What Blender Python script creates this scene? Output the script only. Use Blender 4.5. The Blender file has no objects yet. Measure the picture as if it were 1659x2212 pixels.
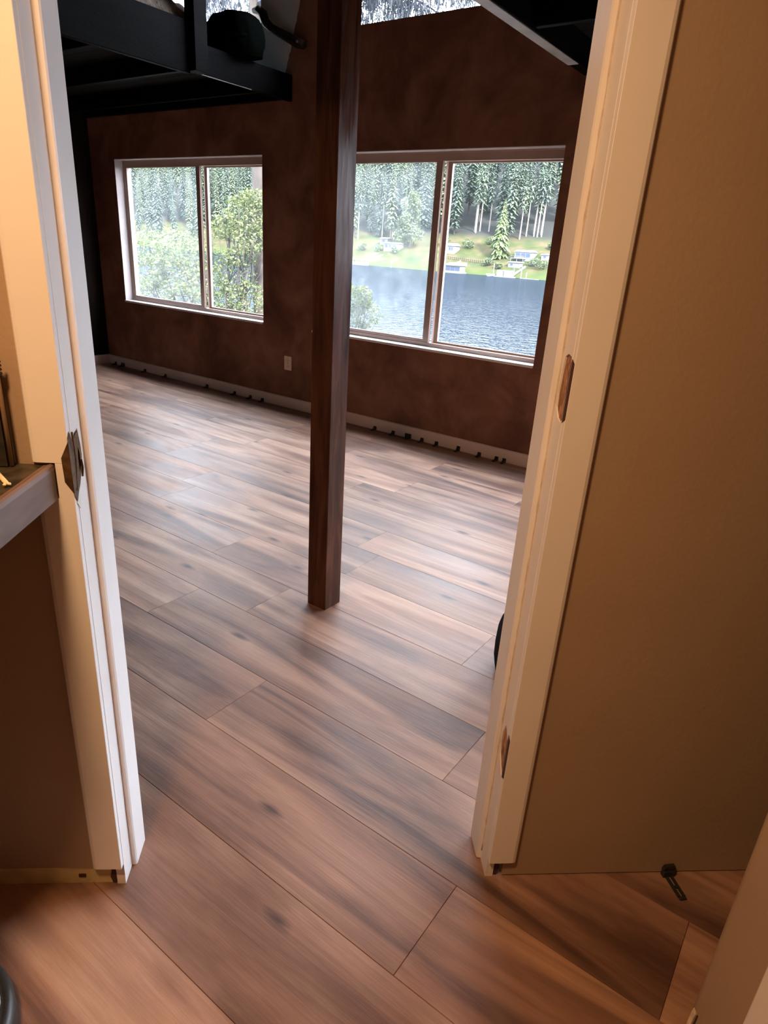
import bpy, bmesh, math, random
from mathutils import Vector, Matrix, noise

SC = bpy.context.scene
COL = SC.collection
PI = math.pi

# ------------------------------------------------------------------ camera
cam_d = bpy.data.cameras.new('camera')
cam = bpy.data.objects.new('camera', cam_d)
COL.objects.link(cam)
cam_d.sensor_fit = 'VERTICAL'
cam_d.sensor_height = 36.0
cam_d.sensor_width = 27.0
cam_d.lens = 36.0 * 1397.13 / 2212.0
cam_d.clip_start = 0.05
cam_d.clip_end = 3000
PITCH, ROLL, YAW = 0.386146, 0.0671426, -0.60471
cp, sp = math.cos(PITCH), math.sin(PITCH)
fw = Vector((math.sin(YAW)*cp, math.cos(YAW)*cp, -sp))
r0 = Vector((math.cos(YAW), -math.sin(YAW), 0))
u0 = r0.cross(fw)
rt = math.cos(ROLL)*r0 + math.sin(ROLL)*u0
up = -math.sin(ROLL)*r0 + math.cos(ROLL)*u0
cam.matrix_world = Matrix(((rt.x, up.x, -fw.x, 0), (rt.y, up.y, -fw.y, 0),
                           (rt.z, up.z, -fw.z, 1.35), (0, 0, 0, 1)))
SC.camera = cam

# ------------------------------------------------------------------ colour management
SC.view_settings.view_transform = 'Standard'
SC.view_settings.look = 'None'
SC.view_settings.gamma = 1.0
SC.view_settings.use_curve_mapping = False
SC.view_settings.exposure = 0.85
SC.cycles.use_denoising = True
SC.cycles.max_bounces = 10
SC.cycles.diffuse_bounces = 6
SC.cycles.transparent_max_bounces = 16
SC.cycles.sample_clamp_indirect = 6.0
SC.cycles.caustics_reflective = False

# ------------------------------------------------------------------ world : bright thin overcast
SKY = 12.0
W = bpy.data.worlds.new('sky')
SC.world = W
W.use_nodes = True
wn = W.node_tree
wn.nodes.clear()
wo = wn.nodes.new('ShaderNodeOutputWorld')
wb = wn.nodes.new('ShaderNodeBackground')
wt = wn.nodes.new('ShaderNodeTexCoord')
wz = wn.nodes.new('ShaderNodeTexNoise')
wz.inputs['Scale'].default_value = 3.0
wz.inputs['Detail'].default_value = 5
wr = wn.nodes.new('ShaderNodeValToRGB')
wr.color_ramp.elements[0].position = 0.35
wr.color_ramp.elements[0].color = (0.66, 0.80, 1.0, 1)
wr.color_ramp.elements[1].position = 0.62
wr.color_ramp.elements[1].color = (0.95, 0.98, 1.0, 1)
wb.inputs['Strength'].default_value = SKY
wn.links.new(wt.outputs['Generated'], wz.inputs['Vector'])
wn.links.new(wz.outputs['Fac'], wr.inputs['Fac'])
wn.links.new(wr.outputs['Color'], wb.inputs['Color'])
wn.links.new(wb.outputs['Background'], wo.inputs['Surface'])

# hazy sun behind the house, shining on the far bank
sd = bpy.data.lights.new('sun', 'SUN')
sd.energy = 34.0
sd.angle = 0.12
sd.color = (1.0, 0.95, 0.86)
sun = bpy.data.objects.new('sun', sd)
COL.objects.link(sun)
sun.rotation_euler = Vector((-0.72, 0.42, -0.62)).to_track_quat('-Z', 'Y').to_euler()

# the doorway (partition) frame: s along the wall, n into the big room
PX, PY, PA = -1.005, 0.539, 0.7014
PD = Vector((math.cos(PA), math.sin(PA), 0))
PN = Vector((-math.sin(PA), math.cos(PA), 0))


def P(s, n, z=0.0):
    return Vector((PX, PY, 0)) + PD*s + PN*n + Vector((0, 0, z))


# warm lamp of the small entry, on its ceiling behind the photographer
ld = bpy.data.lights.new('entry_lamp', 'AREA')
ld.shape = 'DISK'
ld.size = 0.22
ld.energy = 17.5
ld.color = (1.0, 0.565, 0.26)
lamp = bpy.data.objects.new('entry_lamp', ld)
COL.objects.link(lamp)
lamp.location = P(-0.04, -0.86, 2.24)


def portal(name, x, y, z, w, h):
    d = bpy.data.lights.new(name, 'AREA')
    d.shape = 'RECTANGLE'
    d.size, d.size_y = w, h
    d.cycles.is_portal = True
    o = bpy.data.objects.new(name, d)
    COL.objects.link(o)
    o.location = (x, y, z)
    o.rotation_euler = (-PI/2, 0, 0)


WIN = {'window_1': (-6.25, -4.245, 0.68, 1.98), 'window_2': (-3.678, -1.72, 0.68, 1.98),
       'window_3': (-6.25, -4.245, 2.73, 3.55), 'window_4': (-3.60, -1.72, 2.73, 3.55),
       'door_2': (-1.15, 1.5, 0.02, 2.08)}
YF = 4.11
for k, (a, b, c, d) in WIN.items():
    portal('portal', (a+b)/2, YF+0.16, (c+d)/2, b-a, d-c)

# ------------------------------------------------------------------ materials


def mat(name):
    m = bpy.data.materials.new(name)
    m.use_nodes = True
    nt = m.node_tree
    return m, nt, nt.nodes['Principled BSDF']


def plain(name, c, rough=0.6, spec=0.5, var=0.12, scale=6.0, bump=0.0, bscale=60.0, metal=0.0, coords='Object', stretch=(1, 1, 1)):
    m, nt, b = mat(name)
    b.inputs['Roughness'].default_value = rough
    b.inputs['Specular IOR Level'].default_value = spec
    b.inputs['Metallic'].default_value = metal
    tc = nt.nodes.new('ShaderNodeTexCoord')
    mp = nt.nodes.new('ShaderNodeMapping')
    mp.inputs['Scale'].default_value = stretch
    nt.links.new(tc.outputs[coords], mp.inputs['Vector'])
    n = nt.nodes.new('ShaderNodeTexNoise')
    n.inputs['Scale'].default_value = scale
    n.inputs['Detail'].default_value = 5
    nt.links.new(mp.outputs[0], n.inputs['Vector'])
    r = nt.nodes.new('ShaderNodeValToRGB')
    r.color_ramp.elements[0].position = 0.3
    r.color_ramp.elements[1].position = 0.7
    r.color_ramp.elements[0].color = [x*(1-var) for x in c] + [1]
    r.color_ramp.elements[1].color = [min(1, x*(1+var)) for x in c] + [1]
    nt.links.new(n.outputs['Fac'], r.inputs['Fac'])
    nt.links.new(r.outputs['Color'], b.inputs['Base Color'])
    if bump:
        n2 = nt.nodes.new('ShaderNodeTexNoise')
        n2.inputs['Scale'].default_value = bscale
        n2.inputs['Detail'].default_value = 3
        nt.links.new(mp.outputs[0], n2.inputs['Vector'])
        bp = nt.nodes.new('ShaderNodeBump')
        bp.inputs['Strength'].default_value = bump
        bp.inputs['Distance'].default_value = 0.01
        nt.links.new(n2.outputs['Fac'], bp.inputs['Height'])
        nt.links.new(bp.outputs['Normal'], b.inputs['Normal'])
    return m


def ramp(nt, pts):
    r = nt.nodes.new('ShaderNodeValToRGB')
    e = r.color_ramp.elements
    while len(e) < len(pts):
        e.new(0.5)
    for k, (p, c) in enumerate(pts):
        e[k].position = p
        e[k].color = (c[0], c[1], c[2], 1)
    return r


def math_node(nt, op, a, b=None):
    n = nt.nodes.new('ShaderNodeMath')
    n.operation = op
    for k, v in enumerate((a, b)):
        if v is None:
            continue
        if isinstance(v, (int, float)):
            n.inputs[k].default_value = v
        else:
            nt.links.new(v, n.inputs[k])
    return n.outputs[0]


def mixcol(nt, fac, a, b, mode='MIX'):
    n = nt.nodes.new('ShaderNodeMix')
    n.data_type = 'RGBA'
    n.blend_type = mode
    for sock, v in ((n.inputs[0], fac), (n.inputs[6], a), (n.inputs[7], b)):
        if isinstance(v, (int, float)):
            sock.default_value = v
        elif isinstance(v, tuple):
            sock.default_value = (v[0], v[1], v[2], 1)
        else:
            nt.links.new(v, sock)
    return n.outputs[2]


def plank_material():
    m, nt, b = mat('plank_laminate')
    tc = nt.nodes.new('ShaderNodeTexCoord')
    oi = nt.nodes.new('ShaderNodeObjectInfo')
    off = nt.nodes.new('ShaderNodeVectorMath')
    off.operation = 'MULTIPLY_ADD'
    cr = nt.nodes.new('ShaderNodeCombineXYZ')
    for k in range(3):
        nt.links.new(oi.outputs['Random'], cr.inputs[k])
    nt.links.new(cr.outputs[0], off.inputs[0])
    off.inputs[1].default_value = (37.0, 91.0, 53.0)
    nt.links.new(tc.outputs['Object'], off.inputs[2])

    def nz(sc, scale, detail, rough=0.55, dist=0.0):
        mp = nt.nodes.new('ShaderNodeMapping')
        mp.inputs['Scale'].default_value = sc
        nt.links.new(off.outputs[0], mp.inputs['Vector'])
        n = nt.nodes.new('ShaderNodeTexNoise')
        n.inputs['Scale'].default_value = scale
        n.inputs['Detail'].default_value = detail
        n.inputs['Roughness'].default_value = rough
        n.inputs['Distortion'].default_value = dist
        nt.links.new(mp.outputs[0], n.inputs['Vector'])
        return n.outputs['Fac']
    band = nz((0.8, 8.0, 1), 1.0, 5, 0.55, 1.0)
    fine = nz((2.4, 34.0, 1), 1.0, 9, 0.78, 0.3)
    blotch = nz((1.6, 3.5, 1), 1.2, 4)
    scratch = nz((6.0, 160.0, 1), 1.0, 2)
    c1 = ramp(nt, [(0.32, (0.132, 0.071, 0.055)), (0.43, (0.240, 0.133, 0.096)), (0.54, (0.355, 0.208, 0.146)), (0.70, (0.48, 0.310, 0.222))])
    nt.links.new(band, c1.inputs['Fac'])
    c2 = ramp(nt, [(0.30, (0.72, 0.70, 0.70)), (0.52, (0.97, 0.97, 0.97)), (0.72, (1.22, 1.2, 1.18))])
    nt.links.new(fine, c2.inputs['Fac'])
    col = mixcol(nt, 0.62, c1.outputs['Color'], c2.outputs['Color'], 'MULTIPLY')
    c3 = ramp(nt, [(0.34, (0.62, 0.56, 0.54)), (0.5, (1, 1, 1)), (0.68, (1.22, 1.2, 1.16))])
    nt.links.new(blotch, c3.inputs['Fac'])
    col = mixcol(nt, 0.8, col, c3.outputs['Color'], 'MULTIPLY')
    # sparse knots with a short dark tail
    mp = nt.nodes.new('ShaderNodeMapping')
    mp.inputs['Scale'].default_value = (1.05, 3.1, 1)
    nt.links.new(off.outputs[0], mp.inputs['Vector'])
    vo = nt.nodes.new('ShaderNodeTexVoronoi')
    vo.inputs['Scale'].default_value = 1.0
    vo.voronoi_dimensions = '2D'
    nt.links.new(mp.outputs[0], vo.inputs['Vector'])
    wob = math_node(nt, 'ADD', vo.outputs['Distance'], math_node(nt, 'MULTIPLY', math_node(nt, 'SUBTRACT', fine, 0.5), 0.10))
    k = ramp(nt, [(0.012, (0.9, 0.9, 0.9)), (0.058, (0, 0, 0))])
    nt.links.new(wob, k.inputs['Fac'])
    col = mixcol(nt, k.outputs['Color'], col, (0.055, 0.032, 0.03))
    tone = ramp(nt, [(0.0, (0.86, 0.84, 0.83)), (1.0, (1.1, 1.06, 1.03))])
    nt.links.new(oi.outputs['Random'], tone.inputs['Fac'])
    col = mixcol(nt, 1.0, col, tone.outputs['Color'], 'MULTIPLY')
    nt.links.new(col, b.inputs['Base Color'])
    rr = ramp(nt, [(0.3, (0.38, 0.38, 0.38)), (0.7, (0.54, 0.54, 0.54))])
    nt.links.new(blotch, rr.inputs['Fac'])
    nt.links.new(rr.outputs['Color'], b.inputs['Roughness'])
    b.inputs['Specular IOR Level'].default_value = 0.6
    bp = nt.nodes.new('ShaderNodeBump')
    bp.inputs['Strength'].default_value = 0.12
    bp.inputs['Distance'].default_value = 0.004
    hsum = math_node(nt, 'ADD', scratch, fine)
    nt.links.new(hsum, bp.inputs['Height'])
    nt.links.new(bp.outputs['Normal'], b.inputs['Normal'])
    return m


def far_wall_material():
    m, nt, b = mat('brown_suede_paint')
    tc = nt.nodes.new('ShaderNodeTexCoord')
    n1 = nt.nodes.new('ShaderNodeTexNoise')
    n1.inputs['Scale'].default_value = 2.6
    n1.inputs['Detail'].default_value = 7
    n1.inputs['Roughness'].default_value = 0.6
    n1.inputs['Distortion'].default_value = 0.5
    nt.links.new(tc.outputs['Object'], n1.inputs['Vector'])
    c = ramp(nt, [(0.33, (0.135, 0.055, 0.036)), (0.5, (0.225, 0.098, 0.062)), (0.7, (0.32, 0.155, 0.105))])
    nt.links.new(n1.outputs['Fac'], c.inputs['Fac'])
    # the unpainted pale primer patch above the loft, with a hand-brushed border
    sx = nt.nodes.new('ShaderNodeSeparateXYZ')
    nt.links.new(tc.outputs['Object'], sx.inputs[0])
    n2 = nt.nodes.new('ShaderNodeTexNoise')
    n2.inputs['Scale'].default_value = 2.2
    nt.links.new(tc.outputs['Object'], n2.inputs['Vector'])
    n3 = nt.nodes.new('ShaderNodeTexNoise')
    n3.inputs['Scale'].default_value = 25
    nt.links.new(tc.outputs['Object'], n3.inputs['Vector'])
    edge = math_node(nt, 'ADD', sx.outputs[0], math_node(nt, 'MULTIPLY', math_node(nt, 'SUBTRACT', n3.outputs['Fac'], 0.5), 0.03))
    edge = math_node(nt, 'ADD', edge, math_node(nt, 'MULTIPLY', math_node(nt, 'SUBTRACT', 2.75, sx.outputs[2]), 0.33))
    side = math_node(nt, 'LESS_THAN', edge, -3.91)
    high = math_node(nt, 'GREATER_THAN', sx.outputs[2], 2.46)
    patch = math_node(nt, 'MULTIPLY', side, high)
    col = mixcol(nt, patch, c.outputs['Color'], (0.70, 0.66, 0.67))
    nt.links.new(col, b.inputs['Base Color'])
    b.inputs['Roughness'].default_value = 0.75
    b.inputs['Specular IOR Level'].default_value = 0.3
    bp = nt.nodes.new('ShaderNodeBump')
    bp.inputs['Strength'].default_value = 0.15
    bp.inputs['Distance'].default_value = 0.01
    nt.links.new(n3.outputs['Fac'], bp.inputs['Height'])
    nt.links.new(bp.outputs['Normal'], b.inputs['Normal'])
    return m


def wood(name, dark, light, rough=0.5, stretch=(8, 8, 0.5), knots=False, scale=1.5):
    m, nt, b = mat(name)
    tc = nt.nodes.new('ShaderNodeTexCoord')
    mp = nt.nodes.new('ShaderNodeMapping')
    mp.inputs['Scale'].default_value = stretch
    nt.links.new(tc.outputs['Object'], mp.inputs['Vector'])
    n = nt.nodes.new('ShaderNodeTexNoise')
    n.inputs['Scale'].default_value = scale
    n.inputs['Detail'].default_value = 6
    n.inputs['Distortion'].default_value = 1.2 if knots else 0.4
    nt.links.new(mp.outputs[0], n.inputs['Vector'])
    c = ramp(nt, [(0.32, dark), (0.68, light)])
    nt.links.new(n.outputs['Fac'], c.inputs['Fac'])
    nt.links.new(c.outputs['Color'], b.inputs['Base Color'])
    b.inputs['Roughness'].default_value = rough
    bp = nt.nodes.new('ShaderNodeBump')
    bp.inputs['Strength'].default_value = 0.2
    bp.inputs['Distance'].default_value = 0.004
    nt.links.new(n.outputs['Fac'], bp.inputs['Height'])
    nt.links.new(bp.outputs['Normal'], b.inputs['Normal'])
    return m


def glass(name, dust, dust_scale=9.0):
    m = bpy.data.materials.new(name)
    m.use_nodes = True
    nt = m.node_tree
    nt.nodes.clear()
    o = nt.nodes.new('ShaderNodeOutputMaterial')
    t = nt.nodes.new('ShaderNodeBsdfTransparent')
    t.inputs[0].default_value = (0.97, 0.97, 0.975, 1)
    g = nt.nodes.new('ShaderNodeBsdfGlossy')
    g.inputs['Roughness'].default_value = 0.03
    d = nt.nodes.new('ShaderNodeBsdfTranslucent')
    d.inputs[0].default_value = (0.86, 0.93, 0.95, 1)
    tc = nt.nodes.new('ShaderNodeTexCoord')
    n = nt.nodes.new('ShaderNodeTexNoise')
    n.inputs['Scale'].default_value = dust_scale
    n.inputs['Detail'].default_value = 6
    nt.links.new(tc.outputs['Object'], n.inputs['Vector'])
    f = math_node(nt, 'MULTIPLY', n.outputs['Fac'], dust*2)
    m1 = nt.nodes.new('ShaderNodeMixShader')
    nt.links.new(f, m1.inputs[0])
    nt.links.new(t.outputs[0], m1.inputs[1])
    nt.links.new(d.outputs[0], m1.inputs[2])
    m2 = nt.nodes.new('ShaderNodeMixShader')
    m2.inputs[0].default_value = 0.04
    nt.links.new(m1.outputs[0], m2.inputs[1])
    nt.links.new(g.outputs[0], m2.inputs[2])
    nt.links.new(m2.outputs[0], o.inputs[0])
    return m


def leaf_material(name, stops, trans=0.4, rough=0.6, by_object=False):
    m, nt, b = mat(name)
    if by_object:
        src = nt.nodes.new('ShaderNodeObjectInfo').outputs['Random']
        geo = nt.nodes.new('ShaderNodeNewGeometry').outputs['Random Per Island']
        src = math_node(nt, 'ADD', math_node(nt, 'MULTIPLY', src, 0.6), math_node(nt, 'MULTIPLY', geo, 0.4))
    else:
        src = nt.nodes.new('ShaderNodeNewGeometry').outputs['Random Per Island']
    c = ramp(nt, stops)
    nt.links.new(src, c.inputs['Fac'])
    nt.links.new(c.outputs['Color'], b.inputs['Base Color'])
    b.inputs['Roughness'].default_value = rough
    out = nt.nodes['Material Output']
    t = nt.nodes.new('ShaderNodeBsdfTranslucent')
    nt.links.new(c.outputs['Color'], t.inputs[0])
    mx = nt.nodes.new('ShaderNodeMixShader')
    mx.inputs[0].default_value = trans
    nt.links.new(b.outputs[0], mx.inputs[1])
    nt.links.new(t.outputs[0], mx.inputs[2])
    nt.links.new(mx.outputs[0], out.inputs[0])
    return m


M = {}
M['plank'] = plank_material()
M['subfloor'] = plain('subfloor', (0.03, 0.018, 0.013), 0.9)
M['far_wall'] = far_wall_material()
M['dark_paint'] = plain('dark_brown_paint', (0.011, 0.0065, 0.005), 0.9, 0.08)
M['taupe'] = plain('taupe_wall_paint', (0.37, 0.272, 0.19), 0.7, 0.3, var=0.05, scale=3, bump=0.06, bscale=90)
M['cream'] = plain('cream_trim_paint', (0.80, 0.78, 0.77), 0.42, 0.5, var=0.03, scale=5, bump=0.04, bscale=40)
M['drywall'] = plain('bare_drywall_edge', (0.62, 0.52, 0.28), 0.9, 0.2, var=0.15, scale=20)
M['caulk'] = plain('old_caulk', (0.58, 0.50, 0.44), 0.8, 0.2, var=0.15, scale=50)
M['paper'] = plain('torn_drywall_paper', (0.75, 0.66, 0.48), 0.9, 0.2, var=0.2, scale=60)
M['pink_base'] = plain('pale_primed_baseboard', (0.78, 0.61, 0.56), 0.6, 0.4, var=0.04)
M['vinyl'] = plain('shaded_window_vinyl', (0.40, 0.28, 0.23), 0.45, 0.5, var=0.05)  # white vinyl; room shade and brown bounce are put into this tan
M['white_vinyl'] = plain('white_window_sill', (0.74, 0.70, 0.70), 0.4, 0.5, var=0.05)
M['reveal'] = plain('grey_window_reveal', (0.42, 0.36, 0.35), 0.7, 0.3, var=0.08)
M['glass'] = glass('clear_window_glass', 0.005)
M['glass_dusty'] = glass('dusty_window_glass', 0.028)
M['stain'] = plain('black_stained_timber', (0.0042, 0.0036, 0.0038), 0.55, 0.03, var=0.5, scale=2.5, stretch=(1, 1, 4), bump=0.1, bscale=30)
M['deck'] = plain('dark_loft_deck', (0.005, 0.004, 0.004), 0.9, 0.2, var=0.3)
M['post'] = wood('stained_post_timber', (0.034, 0.013, 0.008), (0.100, 0.040, 0.024), 0.33, (14, 14, 1.6), True)
pb = M['post'].node_tree
pbs = pb.nodes['Principled BSDF']
pbs.inputs['Specular IOR Level'].default_value = 0.055
pw = pb.nodes.new('ShaderNodeTexNoise')
pw.inputs['Scale'].default_value = 1.0
pw.inputs['Detail'].default_value = 6
pw.inputs['Distortion'].default_value = 1.5
pm = pb.nodes.new('ShaderNodeMapping')
pm.inputs['Scale'].default_value = (22, 22, 2.6)
ptc = pb.nodes.new('ShaderNodeTexCoord')
pb.links.new(ptc.outputs['Object'], pm.inputs['Vector'])
pb.links.new(pm.outputs[0], pw.inputs['Vector'])
pr = ramp(pb, [(0.42, (0.13, 0.13, 0.13)), (0.62, (0.36, 0.36, 0.36))])
pb.links.new(pw.outputs['Fac'], pr.inputs['Fac'])
pb.links.new(pr.outputs['Color'], pbs.inputs['Roughness'])
M['raw'] = wood('raw_chiselled_wood', (0.13, 0.055, 0.03), (0.60, 0.33, 0.20), 0.8, (60, 60, 14), True, 2.0)
M['raw_dark'] = plain('burnt_mortise_edge', (0.06, 0.022, 0.014), 0.8)
M['brass'] = plain('brown_lacquered_strike', (0.085, 0.048, 0.02), 0.36, 0.5, var=0.4, scale=40, metal=0.35, bump=0.3, bscale=70)
M['black'] = plain('black_plastic', (0.018, 0.019, 0.019), 0.45)
M['outlet'] = plain('ivory_outlet_plastic', (0.80, 0.64, 0.50), 0.4, 0.5, var=0.06, scale=30)
M['outlet_dark'] = plain('outlet_slot', (0.10, 0.07, 0.05), 0.6)
M['stone'] = plain('dark_speckled_stone', (0.050, 0.040, 0.028), 0.35, 0.5, var=0.5, scale=45)
M['edge_wood'] = wood('counter_edge_wood', (0.10, 0.060, 0.048), (0.20, 0.128, 0.105), 0.45, (3, 3, 12), False)
M['mirror_dark'] = plain('dark_speckled_panel', (0.022, 0.019, 0.013), 0.55, 0.4, var=0.4, scale=60)
M['frame_brown'] = plain('brown_panel_frame', (0.30, 0.20, 0.13), 0.45)
M['white'] = plain('white_ceramic', (0.75, 0.75, 0.72), 0.3)
M['lid'] = plain('pale_grey_plastic', (0.55, 0.57, 0.55), 0.4)
M['red'] = plain('dark_red_plastic', (0.30, 0.02, 0.02), 0.4)
M['ivory'] = plain('pale_yellow_stick', (0.85, 0.74, 0.45), 0.5)
M['bag'] = plain('black_fabric', (0.004, 0.0035, 0.004), 0.9, 0.05, bump=0.3)
M['cushion'] = plain('black_green_cushion', (0.0025, 0.003, 0.0025), 1.0, 0.0, bump=0.2)
M['towel'] = plain('grey_blue_cloth', (0.13, 0.20, 0.22), 0.9, 0.2, var=0.25, scale=14, bump=0.3)
M['fur'] = plain('brown_fur_throw', (0.22, 0.17, 0.135), 0.95, 0.1, var=0.45, scale=22, bump=0.8, bscale=60)
M['mattress'] = plain('dark_mattress', (0.03, 0.03, 0.035), 0.9)
M['driftwood'] = wood('dark_driftwood', (0.010, 0.006, 0.005), (0.035, 0.022, 0.018), 0.6, (20, 20, 20), True)
M['driftwood'].node_tree.nodes['Principled BSDF'].inputs['Specular IOR Level'].default_value = 0.1

# ------------------------------------------------------------------ helpers


class MB:
    """collects shapes, links them as one mesh object"""

    def __init__(self):
        self.v, self.f, self.mi = [], [], []

    def add(self, vs, fs, mi=0):
        o = len(self.v)
        self.v += [tuple(v) for v in vs]
        self.f += [tuple(i+o for i in f) for f in fs]
        self.mi += [mi]*len(fs)
        return self

    def box(self, x0, x1, y0, y1, z0, z1, mi=0, bev=0.0):
        if bev <= 0:
            vs = [(x, y, z) for z in (z0, z1) for y in (y0, y1) for x in (x0, x1)]
            fs = [(0, 2, 3, 1), (4, 5, 7, 6), (0, 1, 5, 4), (2, 6, 7, 3), (0, 4, 6, 2), (1, 3, 7, 5)]
            return self.add(vs, fs, mi)
        bm = bmesh.new()
        bmesh.ops.create_cube(bm, size=1.0)
        for v in bm.verts:
            v.co = ((x0+x1)/2+v.co.x*(x1-x0), (y0+y1)/2+v.co.y*(y1-y0), (z0+z1)/2+v.co.z*(z1-z0))
        bmesh.ops.bevel(bm, geom=bm.edges[:], offset=bev, segments=2, affect='EDGES', profile=0.5)
        return self.bm(bm, mi)

    def bm(self, bm, mi=0):
        bm.verts.ensure_lookup_table()
        bm.verts.index_update()
        self.add([v.co[:] for v in bm.verts], [[v.index for v in f.verts] for f in bm.faces], mi)
        bm.free()
        return self

    def tube(self, pts, rads, n=8, mi=0, cap=True):
        pts = [Vector(p) for p in pts]
        if isinstance(rads, (int, float)):
            rads = [rads]*len(pts)
        vs, fs = [], []
        t0 = (pts[1]-pts[0]).normalized()
        a = t0.orthogonal().normalized()
        for i, p in enumerate(pts):
            t = (pts[min(i+1, len(pts)-1)]-pts[max(i-1, 0)]).normalized()
            a = (a-t*a.dot(t))
            a = a.normalized() if a.length > 1e-6 else t.orthogonal().normalized()
            b = t.cross(a)
            for k in range(n):
                w = 2*PI*k/n
                vs.append(p+(a*math.cos(w)+b*math.sin(w))*rads[i])
        for i in range(len(pts)-1):
            for k in range(n):
                fs.append((i*n+k, i*n+(k+1) % n, (i+1)*n+(k+1) % n, (i+1)*n+k))
        if cap:
            fs.append(tuple(range(n))[::-1])
            fs.append(tuple((len(pts)-1)*n+k for k in range(n)))
        return self.add(vs, fs, mi)

    def lathe(self, prof, cx, cy, n=32, mi=0):
        vs, fs = [], []
        for r, z in prof:
            for k in range(n):
                w = 2*PI*k/n
                vs.append((cx+r*math.cos(w), cy+r*math.sin(w), z))
        for i in range(len(prof)-1):
            for k in range(n):
                fs.append((i*n+k, i*n+(k+1) % n, (i+1)*n+(k+1) % n, (i+1)*n+k))
        fs.append(tuple(range(n))[::-1])
        fs.append(tuple((len(prof)-1)*n+k for k in range(n)))
        return self.add(vs, fs, mi)

    def prism(self, poly, axis, a, b, mi=0):
        """extrude a 2d polygon along an axis ('x','y','z') from a to b"""
        n = len(poly)

        def place(u, v, w):
            return {'x': (w, u, v), 'y': (u, w, v), 'z': (u, v, w)}[axis]
        vs = [place(u, v, a) for u, v in poly]+[place(u, v, b) for u, v in poly]
        fs = [tuple(range(n))[::-1], tuple(range(n, 2*n))]+[(i, (i+1) % n, n+(i+1) % n, n+i) for i in range(n)]
        return self.add(vs, fs, mi)

    def build(self, name, mats, parent=None, smooth=False, loc=None, rot=None):
        me = bpy.data.meshes.new(name)
        me.from_pydata(self.v, [], self.f)
        for m in (mats if isinstance(mats, (list, tuple)) else [mats]):
            me.materials.append(m)
        if any(self.mi):
            me.polygons.foreach_set('material_index', self.mi)
        if smooth:
            me.polygons.foreach_set('use_smooth', [True]*len(me.polygons))
        bm = bmesh.new()
        bm.from_mesh(me)
        bmesh.ops.recalc_face_normals(bm, faces=bm.faces[:])
        bm.to_mesh(me)
        bm.free()
        me.update()
        o = bpy.data.objects.new(name, me)
        COL.objects.link(o)
        if parent:
            o.parent = parent
        if loc is not None:
            o.location = loc
        if rot is not None:
            o.rotation_euler = rot
        return o


def empty(name, loc=(0, 0, 0), rz=0.0):
    o = bpy.data.objects.new(name, None)
    COL.objects.link(o)
    o.location = loc
    o.rotation_euler = (0, 0, rz)
    o.empty_display_size = 0.1
    return o


def tag(o, label, cat, group=None):
    o['label'] = label
    o['category'] = cat
    if group:
        o['group'] = group
    return o


def struct(o):
    o['kind'] = 'structure'
    return o


def wall_holes(mb, x0, x1, z0, z1, y0, y1, holes):
    """slab in the xz plane with rectangular openings and their reveals"""
    xs = sorted({x0, x1} | {h[0] for h in holes} | {h[1] for h in holes})
    zs = sorted({z0, z1} | {h[2] for h in holes} | {h[3] for h in holes})

    def inside(i, j):
        if i < 0 or j < 0 or i >= len(xs)-1 or j >= len(zs)-1:
            return True
        cx, cz = (xs[i]+xs[i+1])/2, (zs[j]+zs[j+1])/2
        return any(h[0] < cx < h[1] and h[2] < cz < h[3] for h in holes)
    for i in range(len(xs)-1):
        for j in range(len(zs)-1):
            if inside(i, j):
                continue
            a, b, c, d = xs[i], xs[i+1], zs[j], zs[j+1]
            mb.add([(a, y0, c), (b, y0, c), (b, y0, d), (a, y0, d), (a, y1, c), (b, y1, c), (b, y1, d), (a, y1, d)],
                   [(0, 1, 2, 3), (7, 6, 5, 4)])
            for di, dj, q in ((-1, 0, (0, 3, 7, 4)), (1, 0, (1, 5, 6, 2)), (0, -1, (0, 4, 5, 1)), (0, 1, (3, 2, 6, 7))):
                if inside(i+di, j+dj):
                    vs = [(a, y0, c), (b, y0, c), (b, y0, d), (a, y0, d), (a, y1, c), (b, y1, c), (b, y1, d), (a, y1, d)]
                    mb.add([vs[k] for k in q], [(0, 1, 2, 3)])
    return mb


def blob(name, m, loc, size, parent=None, seed=0, amp=0.08, freq=3.0, power=0.7, rot=(0, 0, 0), sub=4, flat=None):
    bm = bmesh.new()
    bmesh.ops.create_icosphere(bm, subdivisions=sub, radius=1.0)
    for v in bm.verts:
        c = v.co
        c2 = Vector([math.copysign(abs(x)**power, x) for x in c])
        k = noise.noise(c*freq+Vector((seed*7.1, 0, 0)))*amp
        c2 = c2*(1+k)
        v.co = Vector((c2.x*size[0], c2.y*size[1], c2.z*size[2]))
        if flat is not None and v.co.z < -flat*size[2]:
            v.co.z = -flat*size[2]
    mb = MB().bm(bm)
    return mb.build(name, m, parent, True, loc, rot)


random.seed(11)

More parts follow.
